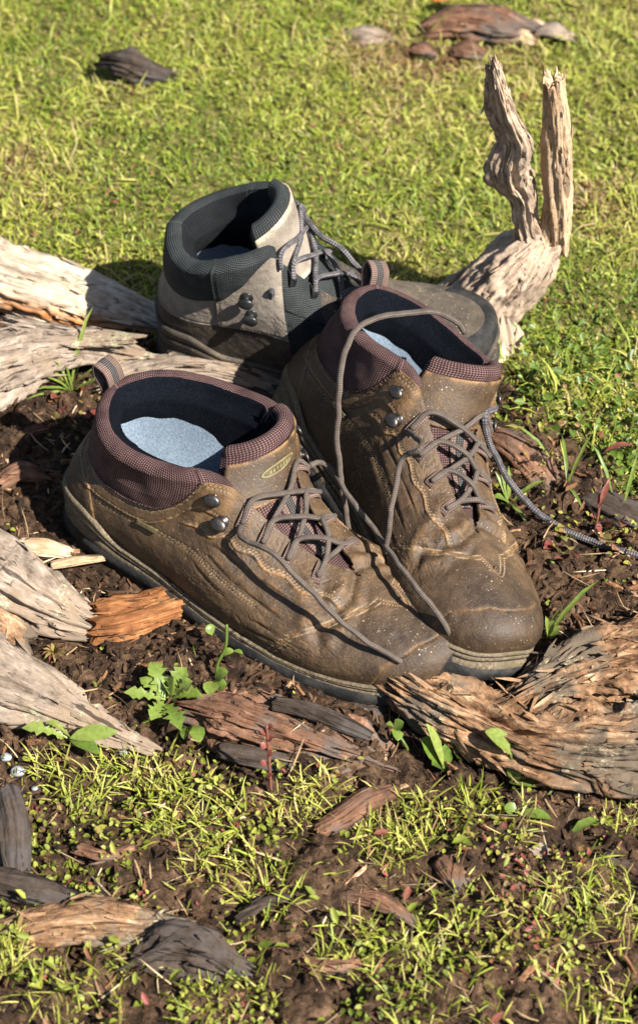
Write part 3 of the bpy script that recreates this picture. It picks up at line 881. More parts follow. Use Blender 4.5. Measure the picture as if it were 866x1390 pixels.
# ------------------------------------------------------------------ wood
def m_wood(name, stops, crack=(.02, .014, .010), grey=None, lichen=None, orange=None, bump=.0022, crack_amt=.8):
    t = NT(name); g = t.n('Attribute', attribute_name='grain').outputs['Vector']; c = t.coord()
    f1 = t.noise(g, 90, 5, .65, .4); f2 = t.noise(g, 320, 4, .7); big = t.noise(c, 26, 4, .6)
    f3 = t.noise(g, 1100, 3, .7); mid = t.noise(c, 110, 4, .65)
    f = t.math('ADD', t.math('ADD', t.math('MULTIPLY', f1, .30), t.math('MULTIPLY', f3, .16)), t.math('ADD', t.math('MULTIPLY', f2, .22), t.math('ADD', t.math('MULTIPLY', big, .18), t.math('MULTIPLY', mid, .16))))
    col = t.ramp(f, stops)
    if grey: col = t.mix(t.rng(big, .47, .60), col, grey)
    if orange:
        o = t.math('MULTIPLY', t.attr('under'), t.rng(t.noise(g, 60, 4), .38, .55))
        col = t.mix(o, col, orange)
    ck = t.rng(t.noise(g, 210, 3, .55, .9), .375, .32)
    ck2 = t.rng(t.noise(t.map(g, loc=(3, 1, 2)), 60, 3, .55, 1.2), .36, .33)
    ck = t.math('MAXIMUM', ck, ck2)
    col = t.mix(t.math('MULTIPLY', ck, crack_amt), col, crack)
    if lichen:
        l = t.math('MULTIPLY', t.rng(t.noise(c, 34, 3), .58, .66), t.rng(t.noise(c, 300, 4, .7), .48, .62, 0, .75))
        col = t.mix(l, col, lichen)
    h = t.math('SUBTRACT', t.math('ADD', t.math('MULTIPLY', f1, .5), t.math('ADD', t.math('MULTIPLY', f2, .35), t.math('ADD', t.math('MULTIPLY', f3, .18), t.math('MULTIPLY', mid, .5)))), t.math('MULTIPLY', ck, .4))
    nm = t.bump(h, bump, .9)
    return t.principled(col, .85, nm, Specular_IOR_Level=.12)

W_BLEACH = m_wood('wood_bleached', [(.36, (.12, .085, .055)), (.45, (.28, .21, .145)), (.53, (.42, .34, .25)), (.64, (.56, .475, .37))], orange=(.40, .16, .05), crack_amt=.55)
W_GREY = m_wood('wood_weathered_grey', [(.37, (.05, .037, .028)), (.45, (.14, .105, .078)), (.53, (.245, .19, .145)), (.64, (.44, .365, .29))], grey=(.20, .145, .10), lichen=(.42, .42, .26))
W_BROWN = m_wood('wood_weathered_brown', [(.38, (.018, .010, .006)), (.46, (.105, .056, .029)), (.53, (.25, .142, .075)), (.62, (.56, .385, .235))], grey=(.10, .075, .052), lichen=(.36, .31, .20), bump=.0035)
W_ROT = m_wood('wood_rotten_red', [(.36, (.024, .014, .010)), (.45, (.075, .040, .025)), (.53, (.15, .075, .043)), (.64, (.42, .23, .14))], grey=(.10, .075, .06), bump=.003)
W_FRESH = m_wood('wood_fresh_split', [(.37, (.18, .10, .05)), (.46, (.37, .24, .14)), (.54, (.50, .36, .23)), (.66, (.64, .51, .36))], grey=(.34, .235, .15), bump=.0025, crack_amt=.45)
W_ORANGE = m_wood('wood_orange', [(.38, (.03, .012, .006)), (.46, (.12, .046, .017)), (.54, (.23, .098, .036)), (.65, (.48, .28, .125))], bump=.002, crack_amt=.7)
W_TAN = m_wood('wood_pale_brown', [(.37, (.11, .065, .042)), (.45, (.31, .21, .145)), (.53, (.48, .355, .25)), (.64, (.64, .52, .40))], grey=(.29, .215, .155), bump=.003, crack_amt=.45)
W_DARK = m_wood('bark_dark', [(.33, (.010, .008, .007)), (.46, (.035, .025, .019)), (.58, (.075, .055, .042)), (.72, (.15, .11, .085))], grey=(.06, .05, .045), bump=.003)
W_CHIP = m_wood('wood_pale_chip', [(.36, (.12, .07, .035)), (.46, (.30, .20, .115)), (.54, (.44, .33, .215)), (.66, (.58, .47, .34))], bump=.001)

def wood_geo(pts, seed=0, seg=72, n=None, flat=.8, ridge=.12, lump=.14, square=2.0, jag=.3, fine=.05, twist=0.0, up=(0, 0, 1), flake=.5, crack=.8):
    """pts: (N,4) world x,y,z,r. Returns verts, faces, grain, under"""
    pts = np.asarray(pts, float)
    Ltot = np.linalg.norm(np.diff(pts[:, :3], axis=0), axis=1).sum()
    rm = pts[:, 3].mean()
    if n is None: n = int(np.clip(Ltot / .0020, 16, 200))
    p = path(pts, n); r = np.maximum(p[:, 3], 1e-4); p = p[:, :3]
    t = unit(np.gradient(p, axis=0)); u = np.asarray(up, float)
    U = []
    for k in range(n):
        u = unit(u - t[k] * (u @ t[k])); U.append(u)
    U = np.array(U); V = np.cross(t, U)
    s = np.r_[0, np.cumsum(np.linalg.norm(np.diff(p, axis=0), axis=1))]
    a = np.linspace(0, 2*np.pi, seg, endpoint=False)
    A = a[None] + twist * (s / Ltot)[:, None]
    ca, sa = np.cos(A), np.sin(A)
    sq = (np.abs(ca)**square + np.abs(sa)**square)**(-1/square)
    q = np.stack([np.broadcast_to(s[:, None] * 9, A.shape), np.broadcast_to(np.cos(a)[None] * 1.3, A.shape), np.broadcast_to(np.sin(a)[None] * 1.3, A.shape)], -1).reshape(-1, 3)
    o = np.array([seed * 7.31, seed * 3.17, seed * 1.9])
    wv = .35 * fbm(q * np.array([1.2, 1.0, 1.0]) + o, 2, seed + 21)
    qw = q + wv[:, None]
    k = min(max(rm / .02, .7), 1.6)
    qr = qw * np.array([.75, 2.2 * k, 2.2 * k]) + o
    fb = fbm(qr, 4, seed, .55)
    T = fbm(qw * np.array([.9, 1.5 * k, 1.5 * k]) + o * 1.7, 3, seed + 3) * 2.6
    terr = (np.floor(T) + sstep(.72, 1.0, T - np.floor(T))) / 2.6
    cr = fbm(qw * np.array([.55, 2.6 * k, 2.6 * k]) + o * 2.3, 2, seed + 17)
    rid = .75 * fb + flake * terr - crack * np.exp(-(cr / .055)**2)
    ql = q * np.array([1.6, .9, .9]) + o
    lum = fbm(ql, 3, seed + 5)
    fi = fbm(q * np.array([6, 9, 9]) + o, 3, seed + 9)
    rad = r[:, None] * sq * (1 + (ridge * rid + lump * lum + fine * fi).reshape(A.shape))
    sh = np.zeros_like(A)
    e0 = (s / (rm * 1.0))[:, None]; e1 = ((s[-1] - s) / (rm * 1.0))[:, None]
    jn = fbm(np.stack([np.cos(a) * 2.2, np.sin(a) * 2.2, 0 * a], -1) + o, 3, seed + 13)
    sh += jag * rm * jn[None] * (np.exp(-(e0/.8)**2) * -1 + np.exp(-(e1/.8)**2))
    G = p[:, None] + rad[..., None] * (ca[..., None] * U[:, None] * flat + sa[..., None] * V[:, None]) + sh[..., None] * t[:, None]
    # caps: shrink to a rough broken face
    caps0 = [p[0] + (G[0] - p[0]) * f - t[0] * rm * d + t[0] * rm * jag * .8 * (fbm(G[0] * f * 160 + seed, 2, seed) * f)[:, None] for f, d in ((.05, -.05), (.4, .0), (.75, .03), (.93, .02))]
    caps1 = [p[-1] + (G[-1] - p[-1]) * f + t[-1] * rm * d + t[-1] * rm * jag * .8 * (fbm(G[-1] * f * 160 + seed, 2, seed) * f)[:, None] for f, d in ((.93, .02), (.75, .03), (.4, .0), (.05, -.05))]
    G = np.concatenate([np.array(caps0), G, np.array(caps1)], 0)
    n2 = G.shape[0]
    sp = np.r_[np.full(4, s[0]), s, np.full(4, s[-1])]
    rr = np.r_[np.full(4, r[0]) * [.05, .4, .75, .93], r, np.full(4, r[-1]) * [.93, .75, .4, .05]]
    gr = np.stack(np.broadcast_arrays(sp[:, None] * .10, rr[:, None] * np.cos(a)[None], rr[:, None] * np.sin(a)[None]), -1).reshape(-1, 3) + o * .1
    und = sstep(.75, .0, (np.concatenate([np.repeat(ca[:1], 4, 0), ca, np.repeat(ca[-1:], 4, 0)], 0))).ravel()
    return G.reshape(-1, 3), grid_faces(n2, seg, True), gr, und

def wood(name, pts, mat, parent=None, seed=1, world=True, splinters=0, sps=1.0, **kw):
    if world: pts = [(*ground_pt(px, py, z), rr) for px, py, z, rr in pts]
    v, f, gr, und = wood_geo(pts, seed, **kw)
    o = add_mesh(name, v, f, mat, parent)
    me = o.data
    at = me.attributes.new('grain', 'FLOAT_VECTOR', 'POINT'); at.data.foreach_set('vector', gr.ravel())
    at = me.attributes.new('under', 'FLOAT', 'POINT'); at.data.foreach_set('value', und)
    if splinters:
        rg = np.random.default_rng(seed * 11 + 5); sg = kw.get('seg', 72); nr = len(v) // sg
        row = rg.integers(5, nr - 7, splinters); colm = rg.integers(0, sg, splinters); i = row * sg + colm
        P = v[i]; d = unit(v[(row + 2) * sg + colm] - v[row * sg + colm]); c = v.reshape(nr, sg, 3).mean(1)[row]
        nn = unit(P - c); nn = unit(nn - d * (nn * d).sum(-1, keepdims=True)); sd = np.cross(d, nn)
        keep = nn[:, 2] > -.3; P, d, nn, sd, i = P[keep], d[keep], nn[keep], sd[keep], i[keep]; n_ = len(P)
        d = d * rg.choice([-1, 1], (n_, 1)); L = rg.uniform(.006, .024, n_)[:, None] * sps; w = rg.uniform(.0007, .0022, n_)[:, None] * sps; h = rg.uniform(.0005, .0013, n_)[:, None] * sps; lf = rg.uniform(.0, .16, n_)[:, None] * L
        e = P + d * L + nn * lf; m_ = P + d * L * .5 + nn * (lf * .35 + h) + sd * w * rg.uniform(-.4, .4, (n_, 1))
        V = np.stack([P - sd*w - nn*.0006, P + sd*w - nn*.0006, P + nn*h, m_ - sd*w*.9 - nn*h*1.4, m_ + sd*w*.9 - nn*h*1.4, m_ + nn*h*.6, e - sd*w*.25, e + sd*w*.25, e + nn*h*.2], 1).reshape(-1, 3)
        fb = np.array([[0, 2, 5, 3], [2, 1, 4, 5], [1, 0, 3, 4], [3, 5, 8, 6], [5, 4, 7, 8], [4, 3, 6, 7]])
        F = (np.arange(n_)[:, None, None] * 9 + fb[None]).reshape(-1, 4)
        so = add_mesh('splinters', V, F, mat, parent if parent is not None else o, smooth=False)
        so['kind'] = 'stuff'
        G2 = np.repeat(gr[i], 9, 0) + np.tile(np.array([[0, 0, 0]] * 3 + [[.0007, .0, 0]] * 3 + [[.0015, 0, 0]] * 3), (n_, 1)) + np.repeat(rg.uniform(-.02, .02, (n_, 3)), 9, 0)
        at = so.data.attributes.new('grain', 'FLOAT_VECTOR', 'POINT'); at.data.foreach_set('vector', G2.ravel())
    return o

def recentre(o):
    """put a single-mesh thing's origin at its base"""
    me = o.data; n = len(me.vertices); co = np.zeros(n * 3); me.vertices.foreach_get('co', co); co = co.reshape(-1, 3)
    c = (co.min(0) + co.max(0)) / 2; c[2] = co[:, 2].min()
    me.vertices.foreach_set('co', (co - c).ravel()); o.location = c; me.update()
    for ch in o.children:
        n = len(ch.data.vertices); cc = np.zeros(n * 3); ch.data.vertices.foreach_get('co', cc); ch.data.vertices.foreach_set('co', (cc.reshape(-1, 3) - c).ravel()); ch.data.update()
    return o

def log(name, label, cat, pts, mat, seed, group='weathered wood lying around the boots', **kw):
    o = wood(name, pts, mat, None, seed, **kw)
    return tag(recentre(o), label, cat, group)

# left side
log('bleached_root', 'thick bleached root with an orange split side, its end shaded by the grey boot', 'root',
    [(-90, 330, .030, .034), (0, 378, .024, .033), (80, 402, .020, .030), (150, 418, .014, .024), (222, 442, .004, .014)], W_BLEACH, 3, splinters=60, ridge=.16, flat=.85, crack=1.3, flake=.8, fine=.07)
log('driftwood_slab', 'flaky grey driftwood slab at the left edge, above the red leaved weeds', 'driftwood',
    [(-90, 520, .020, .040), (0, 495, .022, .036), (70, 472, .024, .024), (140, 474, .020, .017), (205, 488, .018, .006)], W_GREY, 8, splinters=160, sps=1.2, ridge=.30, flat=.55, jag=1.2, lump=.22)
log('driftwood_splinter', 'thin curled splinter of bark on top of the flaky driftwood slab', 'splinter',
    [(15, 440, .036, .010), (80, 455, .036, .012), (140, 458, .036, .010), (178, 460, .040, .006)], W_GREY, 12, splinters=60, flat=.35, ridge=.2, jag=1.5)
log('broken_branch', 'split branch running behind the front boot under the grey boot', 'branch',
    [(145, 520, .010, .012), (200, 505, .014, .014), (270, 500, .018, .018), (330, 508, .016, .020), (420, 535, .006, .018)], W_GREY, 15, splinters=140, ridge=.22, flat=.8, jag=.8)
log('root_limb', 'grey root limb pointing down to the orange wood chip at the left edge', 'root',
    [(-110, 715, .035, .032), (-20, 768, .028, .030), (50, 812, .018, .025), (100, 838, .010, .018), (126, 850, .006, .012)], W_GREY, 21, splinters=60, ridge=.22, flat=.85, jag=.5, crack=1.4, flake=.8)
log('root_limb', 'long bleached root tapering to a point at the lower left, below the other grey limb', 'root',
    [(-120, 870, .020, .034), (-20, 918, .014, .031), (60, 952, .009, .023), (130, 986, .004, .0145), (208, 1018, .0, .005)], W_GREY, 25, splinters=60, ridge=.20, flat=.75, jag=.4, crack=1.4, flake=.8)
log('root_stump', 'brown lump of root wedged between the two grey limbs at the left edge', 'root',
    [(-70, 820, .020, .030), (0, 850, .012, .026), (40, 875, .004, .016)], W_BROWN, 27, ridge=.15, flat=.8)
# right root, front
rt = empty('rotten_root', gpt(740, 1000), 'big rotten root with lichen in front of the toes at the right', 'root', 'weathered wood lying around the boots')
ib = -np.array(rt.location)
def wpart(name, root, pts, mat, seed, **kw):
    P = [(*(ground_pt(px, py, z) - np.array(root.location)), rr) for px, py, z, rr in pts]
    return wood(name, P, mat, root, seed, world=False, **kw)
wpart('limb', rt, [(548, 925, .024, .014), (585, 948, .020, .021), (650, 980, .014, .025), (730, 1012, .012, .028), (820, 1022, .010, .034), (940, 1012, .010, .040)], W_BROWN, 31, splinters=420, ridge=.26, flat=.8, jag=.9, lump=.18, fine=.13, seg=128, flake=1.1)
wpart('broken_top', rt, [(700, 950, .020, .014), (750, 925, .026, .020), (805, 905, .028, .025), (880, 895, .030, .030), (970, 890, .03, .034)], W_BROWN, 35, splinters=420, ridge=.34, flat=.85, jag=1.0, lump=.28, fine=.2, seg=128, flake=1.1)
# branch with two upright splinters
br = empty('broken_branch', gpt(680, 505), 'broken pale branch with two upright splintered prongs on the lawn behind the boots', 'branch', 'weathered wood lying around the boots')
wpart('limb', br, [(590, 478, -.012, .032), (645, 428, .018, .0335), (693, 378, .056, .0315), (730, 340, .086, .0235), (750, 320, .100, .012)], W_TAN, 41, splinters=90, sps=.8, ridge=.22, flat=.95, lump=.12, fine=.10, flake=.7, crack=.45, seg=120, jag=.5)
wpart('limb_base', br, [(676, 440, .030, .014), (682, 470, .016, .016), (680, 498, .006, .016), (672, 526, -.004, .011)], W_TAN, 44, splinters=40, sps=.8, ridge=.3, flat=.8, lump=.2, fine=.12, jag=.9)
wpart('prong', br, [(726, 348, .081, .0120), (713, 300, .121, .0112), (708, 268, .148, .0114), (692, 240, .171, .0165), (690, 224, .184, .0170), (697, 195, .208, .0134), (684, 160, .237, .0106), (675, 125, .266, .0078), (667, 90, .295, .0045)], W_TAN, 43, splinters=110, sps=.8, ridge=.32, flat=.62, lump=.24, jag=1.4, fine=.18, up=(0, 1, 0), flake=1.1, crack=.5, seg=110)
wpart('prong', br, [(760, 340, .088, .0060), (760, 295, .125, .0090), (757, 240, .171, .0100), (755, 180, .221, .0094), (751, 110, .279, .0082)], W_FRESH, 47, splinters=60, sps=.7, ridge=.26, flat=.75, lump=.14, jag=.9, fine=.10, crack=.4, up=(0, 1, 0))
wpart('prong', br, [(737, 340, .088, .0048), (741, 300, .121, .0052), (744, 245, .167, .0022)], W_FRESH, 49, ridge=.22, flat=.7, jag=2, up=(0, 1, 0))
log('root_stub', 'short reddish root stub in the soil beside the loose speckled lace', 'root',
    [(660, 590, .006, .012), (700, 612, .010, .016), (735, 650, .006, .014), (770, 690, -.002, .010)], W_ROT, 52, ridge=.15, flat=.7)
log('root_stub', 'dark root end half buried in soil at the right, below the sorrel stalk', 'root',
    [(770, 660, .0, .010), (810, 680, .004, .013), (880, 715, .0, .016)], W_DARK, 54, ridge=.2, flat=.7)
log('wood_chunk', 'orange chunk of rotten wood lying beside the front boot', 'wood chunk',
    [(132, 848, .008, .0155), (165, 842, .010, .0165), (210, 828, .010, .015), (248, 815, .009, .0125)], W_ORANGE, 57, splinters=50, sps=.8, square=4.0, ridge=.24, flat=.75, lump=.14, jag=.7, fine=.12)
log('bark_plank', 'reddish slab of rotten bark below the front boot, above the grass tufts', 'bark',
    [(255, 955, .010, .012), (310, 965, .012, .024), (380, 990, .010, .026), (450, 1015, .006, .024), (525, 1040, .0, .014)], W_ROT, 61, splinters=220, square=2.6, ridge=.42, flat=.42, lump=.16, jag=1.1, fine=.16, flake=1.2, seg=110)
log('stick', 'dark stick lying along the top of the reddish bark slab', 'stick',
    [(372, 955, .020, .0055), (420, 965, .021, .0065), (470, 985, .017, .006), (502, 1000, .012, .004)], W_DARK, 64, flat=.8)
log('stick', 'dark flat stick below the reddish bark slab', 'stick',
    [(300, 1018, .008, .007), (350, 1028, .010, .009), (420, 1040, .006, .006)], W_DARK, 65, flat=.5)
log('stick', 'pale split stick in the soil behind the heel of the front boot', 'stick',
    [(70, 768, .012, .004), (100, 762, .012, .005), (142, 757, .010, .003)], W_CHIP, 66, flat=.6)
log('stick', 'short broken orange stick below the heel of the front boot', 'stick',
    [(36, 742, .010, .008), (62, 744, .010, .009), (88, 750, .008, .006)], W_CHIP, 67, flat=.6, jag=.8)
log('root_piece', 'curved brown root piece among the grass tufts below the bark slab', 'root',
    [(432, 1128, .004, .007), (465, 1110, .008, .010), (500, 1085, .010, .010), (530, 1075, .008, .007)], W_ROT, 70, flat=.7)
log('wood_chip', 'dark brown upright chip in the clover in front of the bark slab', 'wood chip',
    [(600, 1165, .006, .008), (615, 1185, .006, .009), (628, 1206, .004, .006)], W_ROT, 72, flat=.4, square=3)
log('wood_chip', 'pale grey chip in the weeds below the rotten root', 'wood chip',
    [(718, 1155, .006, .009), (740, 1172, .006, .009), (778, 1195, .003, .005)], W_GREY, 73, flat=.4, square=3)
log('bark_plank', 'brown bark plank lying level at the lower left corner', 'bark',
    [(-30, 1192, .008, .013), (30, 1205, .008, .013), (100, 1225, .004, .008)], W_DARK, 75, flat=.4, ridge=.4, fine=.15, jag=1.2, flake=1.0)
log('bark_plank', 'pale topped slab of bark at the bottom left edge of the weeds', 'bark',
    [(15, 1270, .005, .009), (80, 1258, .009, .013), (160, 1258, .009, .014), (232, 1264, .005, .008)], W_BROWN, 77, splinters=120, flat=.35, ridge=.38, jag=1.4, fine=.16, flake=1.0)
log('broken_log', 'dark hollow end of a rotten log at the bottom left', 'log',
    [(185, 1305, .004, .012), (225, 1288, .008, .017), (270, 1292, .008, .017), (322, 1318, .0, .010)], W_DARK, 79, splinters=80, flat=.7, ridge=.4, lump=.25, fine=.2, jag=1.2, flake=1.0)
log('stick', 'black decayed stick standing at the left edge in the dark soil', 'stick',
    [(8, 1075, .012, .010), (18, 1120, .012, .012), (22, 1185, .006, .010)], W_DARK, 81, flat=.7)
for (pts, m, sd, lab) in (
    ([(285, 525, .010, .012), (340, 520, .012, .016), (400, 532, .010, .016), (450, 560, .004, .010)], W_DARK, 90, 'charred dark log in the shade between the grey boot and the front boot'),
    ([(185, 480, .014, .006), (205, 492, .014, .008), (232, 500, .010, .004)], W_GREY, 91, 'short flaky splinter of wood against the heel of the grey boot'),
    ([(150, 545, .004, .004), (175, 533, .008, .005), (205, 528, .006, .003)], W_CHIP, 92, 'thin pale splinter behind the webbing loop of the front boot'),
    ([(20, 600, .004, .005), (45, 585, .007, .006), (80, 580, .003, .004)], W_ROT, 93, 'small brown stick in the soil under the flaky driftwood slab'),
    ([(0, 655, .006, .008), (30, 640, .009, .010), (62, 648, .004, .006)], W_ROT, 94, 'broken brown bark piece at the left edge, above the grey root limb'),
    ([(320, 1250, .003, .003), (360, 1225, .005, .0035), (415, 1215, .003, .002)], W_DARK, 95, 'thin dark stick lying in the weeds at bottom centre'),
    ([(470, 1215, .004, .004), (520, 1225, .006, .005), (560, 1250, .003, .003)], W_ROT, 96, 'rotten brown stick in the weeds below the curved root piece'),
    ([(640, 1120, .004, .003), (680, 1135, .006, .004), (712, 1128, .003, .003)], W_DARK, 97, 'dark stick in the soil just in front of the rotten root'),
    ([(790, 1180, .004, .004), (825, 1165, .006, .005), (866, 1172, .003, .004)], W_DARK, 98, 'dark broken stick at the right edge below the rotten root'),
    ([(105, 1150, .003, .004), (140, 1160, .006, .005), (182, 1150, .003, .003)], W_ROT, 99, 'small brown stick among weeds above the pale topped bark slab'),
    ([(405, 1300, .003, .004), (450, 1310, .006, .006), (505, 1300, .003, .004)], W_ROT, 100, 'brown bark stick at the bottom edge right of the dark hollow log'),
    ([(520, 955, .004, .005), (505, 965, .006, .006), (470, 952, .003, .005)], W_DARK, 101, 'dark twig in the shade under the toe of the front boot')):
    log('stick', lab, 'stick', pts, m, sd, flat=.6, jag=.9, fine=.14, ridge=.25, seg=40, splinters=20, sps=.6)
# background on the lawn
log('bark_lump', 'dark bark lump lying alone on the lawn at upper left', 'bark',
    [(148, 82, .012, .010), (172, 84, .018, .020), (200, 94, .012, .016), (220, 100, .006, .008)], W_DARK, 83, flat=.55, lump=.3, ridge=.35, jag=1.3, fine=.2)
bm = log('bark_slab', 'large reddish slab of bark lying on the lawn at the top', 'bark',
    [(580, 38, .006, .010), (620, 26, .010, .024), (668, 28, .010, .027), (718, 40, .006, .013)], W_ROT, 85, flat=.32, ridge=.3, lump=.3, jag=1.2, fine=.15)
for (px, py, rr, m, lab) in ((690, 40, .010, W_CHIP, 'pale wood chip against the front edge of the bark slab on the lawn'), (727, 37, .009, W_CHIP, 'cream wood chip lying at the right end of the bark slab on the lawn'), (708, 52, .010, W_FRESH, 'lowest pale wood chip in front of the bark slab on the lawn'), (750, 45, .013, W_GREY, 'grey wood chip farthest right beside the bark slab on the lawn'),
                             (500, 50, .015, W_GREY, 'grey brown flat chip on the lawn left of the bark slab'), (572, 70, .010, W_ROT, 'brown twig piece on the lawn below the bark slab'), (635, 70, .011, W_ROT, 'brown knot of wood with a pale end just below the bark slab')):
    p = gpt(px, py, .004); d = rr * 1.3
    o = wood('wood_chip', [(p[0] - d, p[1] + .2*d, p[2], rr*.7), (p[0], p[1], p[2] + .003, rr), (p[0] + d, p[1] - .3*d, p[2], rr*.6)], m, None, int(px), world=False, seg=30, n=24, flat=.45, lump=.35, fine=.25, jag=1.0)
    tag(recentre(o), lab, 'wood chip', 'wood chips on the lawn')

# ------------------------------------------------------------------ loose laces
def loose(boot_root, inv, pts, mat, rad, n=90, tip=False):
    """pts: local points given as ('a', th, k, off) on the boot or world pixels (px, py, z)"""
    out = []
    for p in pts:
        out.append(to_local(inv, ground_pt(*p)) if len(p) == 3 else p[0].A(*p[1:]))
    P = path(out, n)
    P += .0011 * np.stack([fbm(P * 45 + 9, 3, 5), fbm(P * 45 + 3, 3, 6), fbm(P * 45, 3, 7)], -1)
    o = tube('lace', P, rad, mat, boot_root, None, 9)
    if tip: tube('lace_tip', [P[-1], P[-1] + (P[-1] - P[-4]) / np.linalg.norm(P[-1] - P[-4]) * .016], rad * .85, MAT['black_plastic'], boot_root, 6, 8)
    return o
rL, LL_, tL, iL = bootL
rR, LR_, tR, iR = bootR
loose(rL, iL, [(LL_, .51, .84, .004), (LL_, .50, .80, .011), (372, 752, .100), (420, 800, .085), (470, 850, .066), (515, 882, .054), (546, 897, .048)], MAT['lace'], .0021, tip=False)
loose(rL, iL, [(LL_, -.51, .86, .005), (LL_, -.52, .80, .012), (440, 630, .085), (470, 668, .080), (508, 720, .072), (545, 770, .080), (585, 822, .074), (606, 852, .062), (614, 874, .040)], MAT['lace'], .0021)
loose(rR, iR, [(LR_, .51, .84, .004), (566, 612, .140), (548, 622, .128), (536, 660, .112), (528, 705, .095), (523, 748, .070)], MAT['lace'], .0021)
loose(rR, iR, [(632, 452, .132), (614, 432, .150), (588, 423, .162), (555, 424, .166), (520, 430, .168), (490, 444, .168), (470, 472, .166), (461, 520, .150), (459, 575, .120), (460, 625, .095), (464, 670, .070), (474, 722, .040)], MAT['lace'], .0023)
loose(rR, iR, [(LR_, -.60, .86, .004), (657, 566, .105), (663, 595, .085), (678, 632, .060), (700, 664, .036), (728, 694, .022), (765, 718, .016), (810, 738, .014), (870, 757, .013), (930, 775, .012)], MAT['lace_dark'], .0026, 120)
rG = bootG
loose(rG, invG, [(LG, .60, .80, .004), (372, 441, .075), (390, 446, .075), (408, 462, .060), (425, 480, .045)], MAT['lace_dark'], .0024)
loose(rG, invG, [(LG, -.62, .95, .003), (438, 322, .140), (462, 338, .135), (486, 362, .120), (505, 385, .10)], MAT['lace_dark'], .0024)

# ------------------------------------------------------------------ plants
def m_leaf(name, stops, trans=.32, rough=.55):
    t = NT(name)
    col = t.ramp(t.attr('hue'), stops)
    col = t.mix(t.rng(t.noise(t.coord(), 300, 2), .3, .7, 0, .35), col, (.02, .03, .004), 'MULTIPLY')
    b = t.n('BsdfPrincipled', {'Base Color': col, 'Roughness': rough, 'Specular IOR Level': .35})
    tr = t.n('BsdfTranslucent', {'Color': col})
    return t.shader(t.n('MixShader', {0: trans, 1: b.outputs[0], 2: tr.outputs[0]}).outputs[0])

M_GRASS = m_leaf('grass_blades', [(0, (.10, .165, .014)), (.25, (.20, .27, .026)), (.5, (.335, .37, .046)), (.72, (.50, .455, .105)), (.86, (.47, .37, .17)), (1, (.26, .14, .06))])
M_MOSS = m_leaf('small_leaves', [(0, (.09, .12, .012)), (.4, (.20, .23, .025)), (.66, (.34, .33, .055)), (.80, (.20, .13, .035)), (.9, (.22, .065, .045)), (1, (.28, .075, .06))], .25)
M_GREEN = m_leaf('fresh_leaf', [(0, (.065, .105, .016)), (.5, (.14, .21, .032)), (1, (.27, .32, .075))], .3, .4)
M_RED = m_leaf('red_leaf', [(0, (.19, .045, .032)), (.4, (.28, .11, .075)), (.7, (.33, .25, .08)), (1, (.24, .26, .06))], .3, .45)

def blade_geo(base, az, elev, length, width, curl, segs=4, sway=0.0, twist=None):
    N = len(base); k = np.arange(segs + 1) / segs
    ang = elev[:, None] - curl[:, None] * k[None]
    a2 = az[:, None] + (np.zeros(N) if np.isscalar(sway) else sway)[:, None] * k[None]
    st = (length / segs)[:, None]
    dx = np.cos(ang) * np.cos(a2) * st; dy = np.cos(ang) * np.sin(a2) * st; dz = np.sin(ang) * st
    C = np.stack([np.cumsum(d, 1) - d for d in (dx, dy, dz)], -1) + base[:, None]
    w = width[:, None] * np.interp(k, [0, .35, .75, 1], [.65, 1, .75, .04])[None] * .5
    tw = (RNG.uniform(-.7, .7, N) if twist is None else twist)[:, None] + 0*k
    side = np.stack([-np.sin(a2) * np.cos(tw), np.cos(a2) * np.cos(tw), np.sin(tw)], -1)
    V = np.stack([C - side * w[..., None], C + side * w[..., None]], 2).reshape(-1, 3)
    i = np.arange(segs)[None, :] * 2 + (np.arange(N) * (segs + 1) * 2)[:, None]
    F = np.stack([i, i + 1, i + 3, i + 2], -1).reshape(-1, 4)
    return V, F, (segs + 1) * 2

def scatter(n, x0, x1, y0, y1, fn):
    x, y = RNG.uniform(x0, x1, n), RNG.uniform(y0, y1, n)
    keep = RNG.uniform(0, 1, n) < fn(x, y)
    x, y = x[keep], y[keep]
    return x, y, gz(x, y)

WOODS = [o for o in list(COL.objects) if o.type == 'MESH' and ('grain' in o.data.attributes)]
def clear_of(x, y, grow=0.0):
    """1 where neither a boot nor a piece of wood lies"""
    ok = np.ones_like(x)
    for root, ln, w in FEET:
        inv = np.array(root.matrix_world.inverted())
        lx = inv[0, 0]*x + inv[0, 1]*y + inv[0, 3]; ly = inv[1, 0]*x + inv[1, 1]*y + inv[1, 3]
        d = np.hypot(np.maximum(np.abs(lx - ln/2) - ln/2 + w, 0), ly) - w
        ok *= d > grow
    return ok

def pxy(x, y): return wpx(np.stack([x, y, 0*x], -1))

# --- lawn
def lawn_d(x, y):
    l, f = masks(x, y); px, py = pxy(x, y)
    inside = ((np.abs(px - 433) < 520) & (py > -80)).astype(float)
    return np.clip(l * 1.15 - .08, 0, 1) * clear_of(x, y, .0) * (.25 + .75 * inside) * (y < 1.6)
x, y, z = scatter(330000, -.75, .75, .02, 1.25, lawn_d)
N = len(x); P = np.stack([x, y, z - .002], -1)
patch = fbm(np.stack([x*11, y*8, 0*x], -1), 3, 71)
brown = sstep(.30, .62, fbm(np.stack([x*15 + 5, y*11, 0*x], -1), 3, 77))
hue = np.clip(.43 + .30 * patch + .30 * brown * RNG.uniform(0, 1, N) + RNG.normal(0, .15, N) + (RNG.uniform(0, 1, N) < .14) * .30, 0, 1)
px_, py_ = pxy(x, y)
hue -= .13 * sstep(300, 600, py_) * sstep(500, 700, px_)
hue = np.clip(hue, 0, 1)
long = RNG.uniform(0, 1, N)
length = np.where(long > .97, RNG.uniform(.022, .042, N), RNG.uniform(.005, .016, N)) * (1 + .3 * patch)
